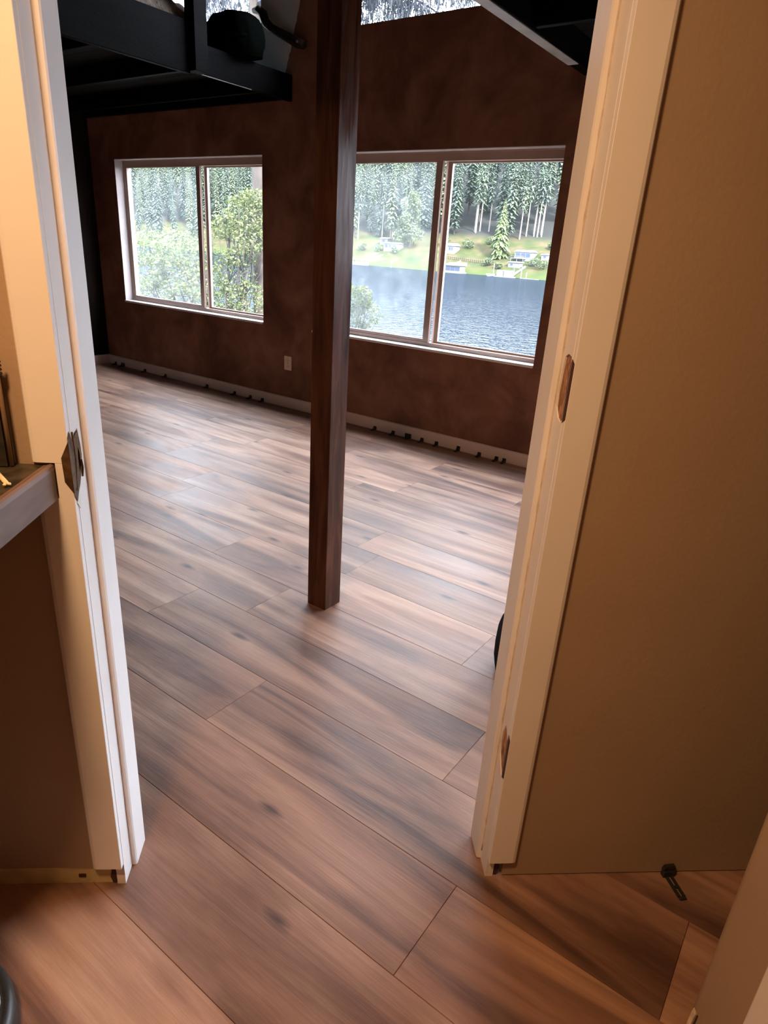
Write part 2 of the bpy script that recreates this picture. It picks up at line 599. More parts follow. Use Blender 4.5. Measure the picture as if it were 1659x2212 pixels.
# ------------------------------------------------------------------ floor: slab and planks
fl = struct(MB().box(-6.66, 2.56, -2.7, 4.13, -0.08, -0.006).build('floor', M['subfloor']))
PITCHY = 0.2535
Y0 = 0.496
KNOWN = {1: -0.419, 2: -1.295, 3: -0.612, 4: -1.67, 5: -0.842, 7: -1.72, 9: -2.26, 0: 0.07, -1: -0.1, -2: -1.0, 6: -0.25, 8: -0.9}
LEN = 1.33
for k in range(-6, 15):
    ya, yb = Y0+k*PITCHY, Y0+(k+1)*PITCHY
    yb = min(yb, 4.105)
    if yb-ya < 0.02:
        continue
    first = KNOWN.get(k, -0.3-((k*0.53) % 1.0)*LEN)
    x = first
    while x > -6.62:
        x -= LEN
    lim = 1.6 if k > -5 else 0.9
    while x < lim:
        a, b = max(x, -6.63), x+LEN
        x += LEN
        if b-a < 0.03 or b < -1.9-0.2*max(0, -k) and k < 0:
            continue
        cx, cy = (a+b)/2, (ya+yb)/2
        hx, hy, c = (b-a)/2-0.00025, (yb-ya)/2-0.00025, 0.0008
        vs = [(-hx, -hy, -0.006), (hx, -hy, -0.006), (hx, hy, -0.006), (-hx, hy, -0.006),
              (-hx, -hy, -0.0014), (hx, -hy, -0.0014), (hx, hy, -0.0014), (-hx, hy, -0.0014),
              (-hx+c, -hy+c, 0), (hx-c, -hy+c, 0), (hx-c, hy-c, 0), (-hx+c, hy-c, 0)]
        fs = [(3, 2, 1, 0), (8, 9, 10, 11)]
        for i in range(4):
            j = (i+1) % 4
            fs += [(i, j, 4+j, 4+i), (4+i, 4+j, 8+j, 8+i)]
        MB().add(vs, fs).build('plank', M['plank'], fl, loc=(cx, cy, 0))

# ------------------------------------------------------------------ far wall, side walls, roof
mb = MB()
wall_holes(mb, -6.64, 2.5, 0.0, 5.6, YF, YF+0.16, [WIN[k] for k in WIN])
struct(mb.build('wall_far', M['far_wall']))
struct(MB().box(-6.84, -6.64, -2.6, 4.27, 0, 5.6).build('wall_left', M['dark_paint']))
struct(MB().box(2.5, 2.7, -2.6, 4.27, 0, 5.6).build('wall_right', M['taupe']))
struct(MB().box(-6.84, 2.7, -2.8, -2.6, 0, 5.6).build('wall_back', M['taupe']))
mb = MB()
mb.add([(-7.2, -3.0, 3.7), (-2.07, -3.0, 5.5), (-2.07, 5.0, 5.5), (-7.2, 5.0, 3.7),
        (-7.2, -3.0, 3.9), (-2.07, -3.0, 5.7), (-2.07, 5.0, 5.7), (-7.2, 5.0, 3.9)],
       [(0, 1, 2, 3), (7, 6, 5, 4), (0, 4, 5, 1), (2, 6, 7, 3), (0, 3, 7, 4)])
mb.add([(-2.07, -3.0, 5.5), (3.1, -3.0, 3.7), (3.1, 5.0, 3.7), (-2.07, 5.0, 5.5),
        (-2.07, -3.0, 5.7), (3.1, -3.0, 3.9), (3.1, 5.0, 3.9), (-2.07, 5.0, 5.7)],
       [(0, 1, 2, 3), (7, 6, 5, 4), (0, 4, 5, 1), (2, 6, 7, 3), (1, 5, 6, 2)])
struct(mb.build('ceiling', M['dark_paint']))

# baseboards
mb = MB()
mb.prism([(YF, 0.0), (YF-0.014, 0.0), (YF-0.014, 0.086), (YF-0.009, 0.092), (YF, 0.092)], 'x', -6.64, -1.2)
struct(mb.build('baseboard_far', M['pink_base']))
mb = MB()
mb.prism([(-6.64, 0.0), (-6.626, 0.0), (-6.626, 0.086), (-6.631, 0.092), (-6.64, 0.092)], 'y', -1.0, YF-0.014)
for i, (u, v, w) in enumerate(mb.v):
    pass
struct(mb.build('baseboard_left', M['pink_base']))

# ------------------------------------------------------------------ windows


def slider(name, x0, x1, z0, z1, meet, left_dusty=True):
    root = struct(empty(name, ((x0+x1)/2, YF, z0)))

    def put(mb, nm, m, par=root):
        o = mb.build(nm, m, par)
        o.matrix_parent_inverse = Matrix.Translation(-Vector(root.location))
        return o
    ya, yb = YF+0.085, YF+0.155
    f = MB()
    f.box(x0, x1, ya, yb, z1-0.060, z1-0.004)
    f.box(x0, x1, ya, yb, z0+0.012, z0+0.042)
    f.box(x0+0.0, x0+0.030, ya, yb, z0+0.042, z1-0.060)
    f.box(x1-0.030, x1-0.0, ya, yb, z0+0.042, z1-0.060)
    f.box(x0, x1, ya-0.006, ya, z1-0.012, z1-0.002)
    put(f, 'frame', M['vinyl'])
    # sill board
    s = MB()
    s.box(x0+0.002, x1-0.002, YF-0.012, ya, z0-0.004, z0+0.014, bev=0.003)
    put(s, 'sill', M['white_vinyl'])
    # plaster reveal liners
    r = MB()
    r.box(x0, x0+0.004, YF+0.001, ya, z0+0.014, z1-0.002)
    r.box(x0, x1, YF+0.001, ya, z1-0.004, z1-0.0005)
    put(r, 'reveal', M['reveal'])
    # left sash slides on the inner track
    sa = MB()
    sy0, sy1 = ya+0.004, ya+0.026
    lz, hz = z0+0.042, z1-0.060
    sa.box(x0+0.030, x0+0.058, sy0, sy1, lz, hz)
    sa.box(meet-0.055, meet-0.005, sy0, sy1, lz, hz)
    sa.box(x0+0.058, meet-0.055, sy0, sy1, lz, lz+0.022)
    sa.box(x0+0.058, meet-0.055, sy0, sy1, hz-0.006, hz)
    so = put(sa, 'sash', M['vinyl'])
    pane = MB().box(x0+0.058, meet-0.055, sy0+0.009, sy0+0.013, lz+0.022, hz-0.006)
    po = pane.build('pane', M['glass_dusty'] if left_dusty else M['glass'], so)
    po.matrix_parent_inverse = so.matrix_world.inverted()
    # fixed right pane with its own bead
    sb = MB()
    ry0, ry1 = ya+0.040, ya+0.064
    sb.box(meet+0.018, meet+0.052, ry0, ry1, lz, hz)
    sb.box(meet+0.052, x1-0.030, ry0, ry1, lz, lz+0.014)
    sb.box(meet+0.052, x1-0.030, ry0, ry1, hz-0.010, hz)
    sb.box(x1-0.044, x1-0.030, ry0, ry1, lz, hz)
    s2 = put(sb, 'sash', M['vinyl'])
    MB().box(meet+0.050, x1-0.040, ry0+0.009, ry0+0.013, lz+0.010, hz-0.008).build('pane', M['glass'], s2)
    # pale strip between the stiles: daylight on the stile side, put into colour
    tr = MB().box(meet-0.005, meet+0.020, ya+0.050, ya+0.058, lz, hz)
    put(tr, 'lit_stile_strip', M['white_vinyl'])
    return root


def fix_children(root):
    bpy.context.view_layer.update()


slider('window_1', *WIN['window_1'], -5.115)
slider('window_2', *WIN['window_2'], -2.605)
for nm in ('window_3', 'window_4'):
    x0, x1, z0, z1 = WIN[nm]
    root = struct(empty(nm, (0, 0, 0)))
    f = MB()
    f.box(x0, x1, YF+0.06, YF+0.14, z0, z0+0.018)
    f.box(x0, x1, YF+0.06, YF+0.14, z1-0.03, z1)
    f.box(x0, x0+0.02, YF+0.06, YF+0.14, z0+0.018, z1-0.03)
    f.box(x1-0.012, x1, YF+0.06, YF+0.14, z0+0.018, z1-0.03)
    f.build('frame', M['white_vinyl'], root)
    MB().box(x0+0.02, x1-0.012, YF+0.09, YF+0.095, z0+0.018, z1-0.03).build('pane', M['glass'], root)
x0, x1, z0, z1 = WIN['door_2']
root = struct(empty('door_2', (0, 0, 0)))
f = MB()
for a, b, c, d in ((x0, x0+0.06, z0, z1), (x1-0.06, x1, z0, z1), (x0, x1, z0, z0+0.07), (x0, x1, z1-0.06, z1), (0.0, 0.08, z0, z1)):
    f.box(a, b, YF+0.05, YF+0.11, c, d)
f.build('frame', M['white_vinyl'], root)
MB().box(x0+0.06, x1-0.06, YF+0.078, YF+0.084, z0+0.07, z1-0.06).build('pane', M['glass'], root)

# ------------------------------------------------------------------ partition with the doorway (local: x = s, y = n)
ROT = (0, 0, PA)
ORI = (PX, PY, 0)
OW = 0.818      # clear opening
mb = MB()
wall_holes(mb, -2.0, 2.3, 0.052, 2.36, 0.0, 0.114, [(-0.02, OW+0.02, 0.052, 2.05)])
wn_ = struct(mb.build('wall_near', M['taupe'], loc=ORI, rot=ROT))
# its rough foot: pale unfinished strip on the left of the door, flush board on the right
mb = MB().box(-2.0, -0.030, 0.004, 0.11, 0.0, 0.0515)
struct(mb.build('trim_2', M['drywall'], loc=ORI, rot=ROT))
mb = MB().box(-0.10, -0.085, 0.0015, 0.004, 0.020, 0.028).prism([(-0.028, 0.004), (-0.022, 0.001), (-0.018, 0.02), (-0.021, 0.042), (-0.028, 0.040), (-0.032, 0.02)], 'y', 0.001, 0.004)
t2 = mb.build('gap', M['raw_dark'], bpy.data.objects['trim_2'])
mb = MB().box(OW+0.040, 2.3, 0.0, 0.11, 0.004, 0.052)
struct(mb.build('trim_3', M['taupe'], loc=ORI, rot=ROT))

door = struct(empty('door_1', ORI, PA))


def plate_hole(mb, outer, holes, axis_pos, thick, mi=0):
    """plate in the (n, z) plane at s = axis_pos .. axis_pos+thick with polygon holes"""
    bm = bmesh.new()

    def loop(poly):
        vs = [bm.verts.new((axis_pos, u, v)) for u, v in poly]
        return [bm.edges.new((vs[i], vs[(i+1) % len(vs)])) for i in range(len(vs))]
    es = loop(outer)
    for h in holes:
        es += loop(h)
    bmesh.ops.triangle_fill(bm, use_beauty=True, use_dissolve=False, edges=es)
    r = bmesh.ops.extrude_face_region(bm, geom=bm.faces[:])
    for g in r['geom']:
        if isinstance(g, bmesh.types.BMVert):
            g.co.x += thick
    mb.bm(bm, mi)
    return mb


HZ = 2.03
# left jamb with a hacked-out strike pocket
strike = [(-0.013, 0.945), (0.001, 0.928), (0.016, 0.944), (0.032, 0.972), (0.037, 0.990), (0.036, 1.010), (0.030, 1.040), (0.014, 1.036), (0.002, 1.020), (-0.012, 1.0)]
strike_in = [(max(u, 0.0006), v) for u, v in strike]
mb = MB()
plate_hole(mb, [(0, 0.0), (0.117, 0.0), (0.117, HZ), (0, HZ)], [[(max(u, 0.002), v) for u, v in strike[1:-1]]], -0.003, 0.003)
mb.box(-0.018, -0.003, 0, 0.117, 0.0, HZ)
mb.build('jamb', M['cream'], door)
# door stop: rises from the floor
mb = MB()
mb.prism([(0.0, 0.048), (0.009, 0.048), (0.011, 0.052), (0.011, 0.1155), (0.0, 0.1155)], 'z', 0.0, HZ)
mb.build('door_stop', M['cream'], door)
# strike plate: bent brown metal, torn around a dark hole
mb = MB()
hole = [(0.0195, 0.965), (0.027, 0.975), (0.0275, 0.998), (0.0225, 1.010), (0.018, 0.990)]
outer = [(0.004, 0.938), (0.018, 0.952), (0.031, 0.975), (0.036, 0.992), (0.034, 1.012), (0.027, 1.036), (0.014, 1.030), (0.004, 1.018)]
plate_hole(mb, outer, [hole], -0.0015, 0.002)
sp_ = mb.build('strike_plate', M['brass'], door)
mb = MB()
mb.add([(-0.013, -0.0135, 0.958), (0.0008, -0.0150, 0.938), (0.0005, -0.003, 0.918), (0.0012, 0.005, 0.944), (0.0012, 0.004, 1.02), (-0.001, -0.004, 1.045), (0.0008, -0.0148, 1.03), (-0.014, -0.0138, 1.0)],
       [(0, 1, 7), (1, 2, 3), (1, 3, 4, 6), (1, 6, 7), (4, 5, 6)])
mb.tube([(0.0005, -0.002, 0.94), (0.001, 0.006, 0.99), (0.0012, 0.004, 1.04)], 0.0016, 5)
mb.tube([(0.0005, 0.028, 0.955), (0.0015, 0.031, 0.97), (0.001, 0.029, 0.985)], 0.002, 5)
mb.build('bent_lip', M['brass'], sp_)
mb = MB().box(-0.0034, -0.0028, 0.012, 0.032, 0.955, 1.02)
mb.build('strike_hole', M['raw_dark'], sp_)
mb = MB().prism([(-0.006, 0.918), (0.004, 0.905), (0.012, 0.927), (0.004, 0.935)], 'x', -0.0005, 0.0008)
mb.build('paint_chip', M['white'], door)

# right jamb with two hinge mortises
m1 = [(0.004, 1.203), (0.0006, 1.196), (0.0006, 1.097), (0.008, 1.090), (0.026, 1.096), (0.040, 1.112), (0.042, 1.135), (0.038, 1.175), (0.032, 1.200), (0.020, 1.206)]
m2 = [(0.010, 0.412), (0.0006, 0.402), (0.0006, 0.312), (0.006, 0.300), (0.020, 0.316), (0.036, 0.338), (0.041, 0.362), (0.037, 0.392), (0.024, 0.424)]
mb = MB()
plate_hole(mb, [(0, 0.0), (0.117, 0.0), (0.117, HZ), (0, HZ)], [m1, m2], OW, 0.004)
mb.box(OW+0.0045, OW+0.018, 0, 0.117, 0.0, HZ)
mb.build('jamb', M['cream'], door)
for mm in (m1, m2):
    mb = MB()
    mb.prism([(u, v) for u, v in mm], 'x', OW+0.0030, OW+0.0044)
    hm = mb.build('hinge_mortise', M['raw'], door)
    us = [u for u, v in mm]
    vs_ = [v for u, v in mm]
    mb = MB().prism([(0.001, min(vs_)+0.012), (0.006, min(vs_)+0.004), (0.0065, max(vs_)-0.012), (0.001, max(vs_)-0.010)], 'x', OW+0.0012, OW+0.0031)
    mb.prism([(-0.0125, min(vs_)+0.010), (0.0, min(vs_)+0.002), (0.0, max(vs_)-0.006), (-0.0125, max(vs_)-0.012)], 'x', OW+0.0001, OW+0.0007)
    mb.build('mortise_edge', M['raw_dark'], hm)
mb = MB()
mb.prism([(OW, 0.046), (OW-0.009, 0.048), (OW-0.011, 0.052), (OW-0.011, 0.1155), (OW, 0.1155)], 'z', 0.004, HZ)
mb.build('door_stop', M['cream'], door)
# bead of old caulk in the corner of the right stop
random.seed(5)
pts, rd = [], []
z = 0.03
while z < 2.0:
    pts.append((OW-0.0005, 0.0462+random.uniform(-0.0008, 0.0008), z))
    rd.append(random.choice([0.0012, 0.0018, 0.0024, 0.0030]))
    z += random.uniform(0.012, 0.03)
MB().tube(pts, rd, 5).build('caulk_bead', M['caulk'], door, True)
# head jamb (above the frame of the photo)
MB().box(-0.018, OW+0.018, 0, 0.117, HZ, HZ+0.018).box(-0.001, OW+0.001, 0.048, 0.1155, HZ-0.012, HZ).build('head_jamb', M['cream'], door)
# casings: rounded outer edge, left one notched over the counter
def cas_poly(sa, sb, flip):
    # profile in (s, n): inner edge square, outer edge eased
    pr = [(sa, 0.0), (sa, -0.0115), (sa+0.0015, -0.013), (sb-0.010, -0.0125), (sb-0.004, -0.0105), (sb-0.001, -0.006), (sb, 0.0)]
    return pr
left = [(-0.0008, 0.0), (-0.0008, -0.0120), (-0.0016, -0.013), (-0.054, -0.0125), (-0.060, -0.0105), (-0.0635, -0.006), (-0.0645, 0.0)]
mb = MB().prism(left, 'z', 0.991, 2.09)
mb.build('casing', M['cream'], door)
mb = MB().prism([(-0.0008, 0.0), (-0.0008, -0.0120), (-0.0016, -0.013), (-0.0255, -0.0128), (-0.0255, 0.0)], 'z', 0.928, 0.9905)
mb.prism(left, 'z', 0.060, 0.928)
mb.build('casing', M['cream'], door)
right = [(OW+0.0008, 0.0), (OW+0.0008, -0.0120), (OW+0.0016, -0.013), (OW+0.056, -0.0125), (OW+0.062, -0.0105), (OW+0.0655, -0.006), (OW+0.0665, 0.0)]
mb = MB().prism(right, 'z', 0.056, 2.09)
mb.build('casing', M['cream'], door)
MB().box(-0.0645, OW+0.0665, -0.013, 0, 2.09, 2.15).build('head_casing', M['cream'], door)
# stud foot seen under the right casing
MB().box(OW+0.004, OW+0.017, 0.004, 0.10, 0.0, 0.055).prism([(OW+0.020, 0.004), (OW+0.026, 0.001), (OW+0.032, 0.03), (OW+0.024, 0.05), (OW+0.019, 0.03)], 'y', 0.002, 0.004).build('stud_foot', M['raw_dark'], door)

# ------------------------------------------------------------------ entry enclosure
struct(MB().box(-0.72, -0.62, -2.4, 0.0, 0, 2.36).build('wall_entry_left', M['taupe'], loc=ORI, rot=ROT))
struct(MB().box(-0.72, 2.3, -2.5, -2.4, 0, 2.36).build('wall_entry_back', M['taupe'], loc=ORI, rot=ROT))
struct(MB().box(2.2, 2.3, -2.4, 0.0, 0, 2.36).build('wall_entry_right', M['taupe'], loc=ORI, rot=ROT))
struct(MB().box(-0.72, 2.3, -2.5, 0.114, 2.36, 2.40).build('ceiling_entry', M['cream'], loc=ORI, rot=ROT))
# bullnose wall end at the right, close to the camera
SCN, NCN = 1.119, -0.341
mb = MB()
arc = [(SCN, NCN-0.112)]
for i in range(9):
    w = PI-(PI/2)*i/8
    arc.append((SCN+0.019+0.019*math.cos(w), NCN-0.019+0.019*math.sin(w)))
arc += [(2.2, NCN), (2.2, NCN-0.112)]
mb.prism(arc, 'z', 0.10, 2.36)
ws = struct(mb.build('wall_corner', M['taupe'], loc=ORI, rot=ROT))
# torn drywall foot
pts = []
random.seed(3)
mb = MB()
mb.box(SCN+0.006, 2.2, NCN-0.108, NCN-0.006, 0.0, 0.10)
tw = mb.build('torn_foot', M['raw_dark'], ws)
mb = MB()
poly = [(NCN-0.106, 0.0), (NCN-0.010, 0.0), (NCN-0.006, 0.045), (NCN-0.008, 0.07), (NCN-0.012, 0.098), (NCN-0.016, 0.112), (NCN-0.019, 0.096), (NCN-0.022, 0.06), (NCN-0.018, 0.03), (NCN-0.024, 0.012)]
mb.prism([(NCN-0.026, 0.0), (NCN-0.012, 0.0), (NCN-0.008, 0.05), (NCN-0.009, 0.085), (NCN-0.014, 0.115), (NCN-0.019, 0.09), (NCN-0.017, 0.06), (NCN-0.023, 0.03)], 'x', SCN+0.0015, SCN+0.0055)
mb.build('torn_paper', M['paper'], ws)
mb = MB().box(SCN+0.0015, SCN+0.006, NCN-0.112, NCN-0.026, 0.0, 0.10).build('patch_board', M['taupe'], ws)
mb = MB()
mb.box(SCN-0.006, 2.2, NCN-0.175, NCN-0.1125, 0.0, 2.1, bev=0.003)
struct(mb.build('trim_1', M['cream'], loc=ORI, rot=ROT))

# ------------------------------------------------------------------ support post
mb = MB()
mb.box(-0.0465, 0.0465, -0.0465, 0.0465, 0.0, 2.318, bev=0.0025)
po = mb.build('support_post', M['post'], loc=(-1.4895, 1.767, 0), rot=(0.0, math.radians(-0.25), 0))
tag(po, 'tall square dark stained timber post standing alone on the plank floor', 'post')

# ------------------------------------------------------------------ lofts
LZ = 2.32


def loft(name, x0, x1, y0, joists, rim_x, label, rail=None):
    root = tag(empty(name, ((x0+x1)/2, (y0+YF)/2, LZ)), label, 'loft')
    inv = Matrix.Translation(-Vector(root.location))

    def put(mb, nm, m, sm=False):
        o = mb.build(nm, m, root, sm)
        o.matrix_parent_inverse = inv
        return o
    a, b = rim_x
    put(MB().box(a, b, y0, YF-0.003, LZ, LZ+0.168, bev=0.004), 'rim_beam', M['stain'])
    jx0, jx1 = (x0, a-0.001) if a > (x0+x1)/2 else (b+0.001, x1)
    for y in joists:
        put(MB().box(jx0, jx1, y-0.019, y+0.019, LZ+0.012, LZ+0.13, bev=0.004), 'joist', M['stain'])
    y = YF-0.004
    while y > y0+0.05:
        ya = max(y0, y-0.14)
        put(MB().box(jx0, jx1, ya+0.0015, y-0.0015, LZ+0.132, LZ+0.155), 'deck_board', M['deck'])
        y -= 0.14
    return root, put


L1, put1 = loft('sleeping_loft', -6.63, -3.88, -0.2, [YF-0.03, 3.84, 3.21, 2.6, 2.0, 1.4, 0.8, 0.2], (-3.956, -3.918),
                'black stained sleeping loft on the left with a corner post and raised side board')
put1(MB().box(-3.9175, -3.828, 3.145, 3.245, 2.31, 3.6, bev=0.003), 'corner_post', M['stain'])
put1(MB().box(-3.917, -3.879, -0.2, 3.144, 2.295, 2.575, bev=0.004), 'side_board', M['stain'])
L2, put2 = loft('right_loft', -1.665, 2.48, 2.12, [YF-0.03, 3.285, 2.5], (-1.672, -1.607),
                'black stained timber loft at the upper right with a pale lit lower beam edge')

M['edge_lit'] = plain('lit_beam_edge', (0.36, 0.36, 0.38), 0.5, 0.4, var=0.25, scale=8)  # for strips added under the dark beams, window light put into their grey
eo = put2(MB().box(-1.670, -1.612, 2.13, 3.86, LZ-0.004, LZ-0.0005), 'lit_edge_strip', M['edge_lit'])
eo['label'] = 'pale grey strip painting the light on the lower edge of the beam'
eo = put1(MB().box(-3.9265, -3.9185, 2.70, 3.70, LZ-0.003, LZ-0.0005), 'lit_edge_strip', M['edge_lit'])
eo['label'] = 'thin pale strip painting the light caught along the beam bottom'
# things up on the left loft
mt = MB().box(-5.9, -4.12, 1.2, 3.40, LZ+0.156, LZ+0.25, bev=0.03).build('mattress', M['mattress'], smooth=True)
tag(mt, 'dark mattress lying on the left sleeping loft behind the side board', 'mattress')
cu = blob('cushion', M['cushion'], (-3.985, 3.62, 2.597), (0.19, 0.155, 0.155), seed=2, amp=0.07, power=0.72, rot=(0.1, 0.0, 0.2), flat=0.68)
mb = MB()
tag(cu, 'black rounded cushion on the loft edge against the bright upper window', 'cushion')
fold = MB()
fold.tube([(-0.165, -0.12, -0.01), (-0.06, -0.162, 0.0), (0.06, -0.162, 0.005), (0.168, -0.11, 0.0)], [0.010, 0.013, 0.013, 0.010], 7)
fold.build('seam', M['cushion'], cu, True)
cl = MB()
rows = 14
vs, fs = [], []
for i in range(rows):
    for j in range(8):
        u, v = i/(rows-1), j/7
        vs.append((-4.42+0.23*u, 3.50+0.02*math.sin(9*u+3*v)+0.18*(1-v)*0.0, 2.478+0.235*v*(1-0.10*u)+0.008*math.sin(14*u)))
for i in range(rows-1):
    for j in range(7):
        k = i*8+j
        fs.append((k, k+1, k+9, k+8))
o = len(vs)
vs2 = [(x, y+0.16+0.01*math.sin(x*30), z) for x, y, z in vs]
vs += vs2
fs += [tuple(k+o for k in f)[::-1] for f in fs]
for i in range(rows-1):
    fs += [(i*8, (i+1)*8, (i+1)*8+o, i*8+o), (i*8+7, i*8+7+o, (i+1)*8+7+o, (i+1)*8+7)]
for j in range(7):
    fs += [(j, j+o, j+1+o, j+1), ((rows-1)*8+j, (rows-1)*8+j+1, (rows-1)*8+j+1+o, (rows-1)*8+j+o)]
cl.add(vs, fs)
tag(cl.build('folded_cloth', M['towel'], smooth=True), 'folded grey blue cloth between the loft post and the black cushion', 'cloth')
# fur throw: ridged drape over the side board
vs, fs = [], []
NU, NV = 60, 16
for i in range(NU+1):
    for j in range(NV+1):
        u, v = i/NU, j/NV
        y = 2.25+0.96*u
        w = PI*v
        rr = 0.075+0.016*math.sin(u*64+2*math.sin(v*4))+0.012*noise.noise(Vector((u*9, v*5, 1)))
        hh = 0.055+0.02*noise.noise(Vector((u*5, v*3, 4)))
        vs.append((-4.02+0.09*math.cos(w)*1.0, y, 2.565+hh*math.sin(w)*1.6+rr*0.5*math.sin(w)-0.02*u))
for i in range(NU):
    for j in range(NV):
        k = i*(NV+1)+j
        fs.append((k, k+1, k+NV+2, k+NV+1))
mb = MB().add(vs, fs)
mb.add([vs[i*(NV+1)] for i in range(NU+1)]+[vs[i*(NV+1)+NV] for i in range(NU+1)], [(i, i+1, NU+2+i, NU+1+i) for i in range(NU)])
tag(mb.build('fur_throw', M['fur'], smooth=True), 'brown ridged fur throw bunched along the top of the loft side board', 'blanket')
# bent driftwood rail on the far wall
pts = [(-4.262, 4.055, 2.905), (-4.20, 4.045, 2.900), (-4.15, 4.04, 2.865), (-4.125, 4.04, 2.815), (-4.07, 4.045, 2.775), (-3.98, 4.05, 2.735), (-3.90, 4.055, 2.70), (-3.82, 4.055, 2.665), (-3.765, 4.06, 2.65)]
mb = MB().tube(pts, [0.018, 0.028, 0.033, 0.031, 0.028, 0.029, 0.032, 0.034, 0.028], 12)
dr = mb.build('driftwood_rail', M['driftwood'], smooth=True)
tag(dr, 'bent dark driftwood branch fixed to the far wall as a grab rail beside the loft', 'branch')
MB().tube([(-3.80, 4.02, 2.665), (-3.80, 4.11, 2.665)], 0.008, 8).build('screw', M['raw'], dr)
MB().tube([(-4.20, 4.015, 2.895), (-4.20, 4.11, 2.895)], 0.008, 8).build('screw', M['raw_dark'], dr)

# ------------------------------------------------------------------ outlet on the far wall
ou = tag(empty('wall_outlet', (-3.947, YF, 0.385)), 'ivory duplex outlet on the brown wall below and between the two windows', 'outlet')
MB().box(-0.041, 0.041, -0.006, 0, -0.059, 0.059, bev=0.002).build('cover_plate', M['outlet'], ou)
for dz in (-0.024, 0.024):
    r = MB()
    r.prism([(0.017*math.cos(w)*1.0, dz+max(-0.0135, min(0.0135, 0.017*math.sin(w)))) for w in [2*PI*i/20 for i in range(20)]], 'y', -0.0085, -0.006)
    ro = r.build('receptacle', M['outlet'], ou)
    s = MB().box(-0.009, -0.006, -0.0088, -0.0086, dz-0.004, dz+0.006).box(0.006, 0.009, -0.0088, -0.0086, dz-0.004, dz+0.005).box(-0.002, 0.002, -0.0088, -0.0086, dz-0.010, dz-0.006)
    s.build('slots', M['outlet_dark'], ro)
MB().tube([(0, -0.0072, 0), (0, -0.006, 0)], 0.0035, 10).build('screw', M['outlet_dark'], ou)

# ------------------------------------------------------------------ black flooring spacers along the far wall
SPX = [(-6.50, 0), (-6.37, 1), (-5.98, 0), (-5.64, 0), (-5.00, 0), (-4.61, 0), (-4.40, 0), (-4.245, 0),
       (-2.97, 0), (-2.79, 0), (-2.65, 1), (-2.52, 0), (-2.39, 0), (-2.20, 2), (-2.025, 0), (-1.885, 0), (-1.825, 0)]
ORD = ['first', 'second', 'third', 'fourth', 'fifth', 'sixth', 'seventh', 'eighth', 'ninth']


def spacer_meshes(kind):
    b = MB()
    h = 0.030 if kind == 0 else 0.036
    w = 0.013 if kind != 1 else 0.026
    b.box(-w, w, -0.010, 0.0, 0.0, h, bev=0.0018)
    b.box(-w*0.8, w*0.8, -0.022, -0.0105, 0.0, h*0.55, bev=0.0015)
    t = MB()
    t.box(-0.006, 0.006, -0.052, -0.0225, 0.0005, 0.006, bev=0.001)
    t.box(-0.009, -0.006, -0.050, -0.0225, 0.0005, 0.009)
    t.box(0.006, 0.009, -0.050, -0.0225, 0.0005, 0.009)
    return b, t


base = {}
for i, (x, kind) in enumerate(SPX):
    if i < 8:
        lab = 'black flooring spacer at the far baseboard, %s from the far left corner' % ORD[i]
    else:
        lab = 'black flooring spacer at the far baseboard, %s to the right of the post' % ORD[i-8]
    e = tag(empty('flooring_spacer', (x, YF-0.0145, 0.0), random.uniform(-0.35, 0.35)*0.4), lab, 'spacer', 'flooring spacers along the far baseboard')
    if kind not in base:
        b, t = spacer_meshes(kind)
        base[kind] = (b.build('block', M['black'], e), t.build('tail', M['black'], e))
    else:
        for s in base[kind]:
            c = s.copy()
            COL.objects.link(c)
            c.parent = e
# the bigger one at the right wall of the entry
e = tag(empty('wedge_spacer', P(1.263, 0.0, 0), PA+0.10), 'black plastic wedge spacer with a slotted tail under the taupe wall right of the doorway', 'spacer')
b = MB()
b.box(-0.016, 0.016, -0.014, -0.001, 0.0, 0.018, bev=0.002)
b.prism([(-0.016, 0.018), (0.016, 0.018), (0.013, 0.030), (-0.012, 0.030)], 'y', -0.010, -0.001)
b.build('block', M['black'], e)
t = MB()
t.box(-0.010, -0.004, -0.066, -0.013, 0.0005, 0.006)
t.box(0.003, 0.008, -0.066, -0.013, 0.0005, 0.006)
t.box(-0.010, 0.008, -0.074, -0.066, 0.0005, 0.006, bev=0.002)
t.box(-0.004, 0.003, -0.044, -0.038, 0.0005, 0.005)
t.build('slotted_tail', M['black'], e)

# ------------------------------------------------------------------ black bag behind the right jamb
bg = blob('bag', M['bag'], (-0.582, 1.879, 0.105), (0.175, 0.15, 0.15), seed=8, amp=0.05, power=0.62, rot=(0, 0, 0.5), flat=0.7)
tag(bg, 'black soft bag on the floor mostly hidden behind the right door jamb', 'bag')

# ------------------------------------------------------------------ counter with wooden edge (left)
ct = tag(empty('counter', ORI, PA), 'dark stone counter with a brown wooden front edge left of the doorway', 'counter')
top = [(-0.045, -0.004), (-0.052, -0.30), (-0.20, -0.53), (-0.618, -0.66), (-0.618, -0.004)]
MB().prism(top, 'z', 0.935, 0.985).build('stone_top', M['stone'], ct)
mb = MB()
oe = [(-0.027, -0.004), (-0.0345, -0.304), (-0.188, -0.544), (-0.618, -0.678)]
ie = [(-0.0446, -0.004), (-0.0516, -0.3002), (-0.1996, -0.5304), (-0.618, -0.6604)]
prof = [(0.0, 0.928), (1.0, 0.928), (1.0, 0.980), (0.9, 0.9865), (0.65, 0.989), (0.4, 0.987), (0.2, 0.9856), (0.0, 0.9856)]
vs, fs = [], []
for (ox, oy), (ix, iy) in zip(oe, ie):
    for t, z in prof:
        vs.append((ix+(ox-ix)*t, iy+(oy-iy)*t, z))
n = len(prof)
for i in range(3):
    for k in range(n):
        fs.append((i*n+k, i*n+(k+1) % n, (i+1)*n+(k+1) % n, (i+1)*n+k))
fs += [tuple(range(n)), tuple(3*n+k for k in range(n))[::-1]]
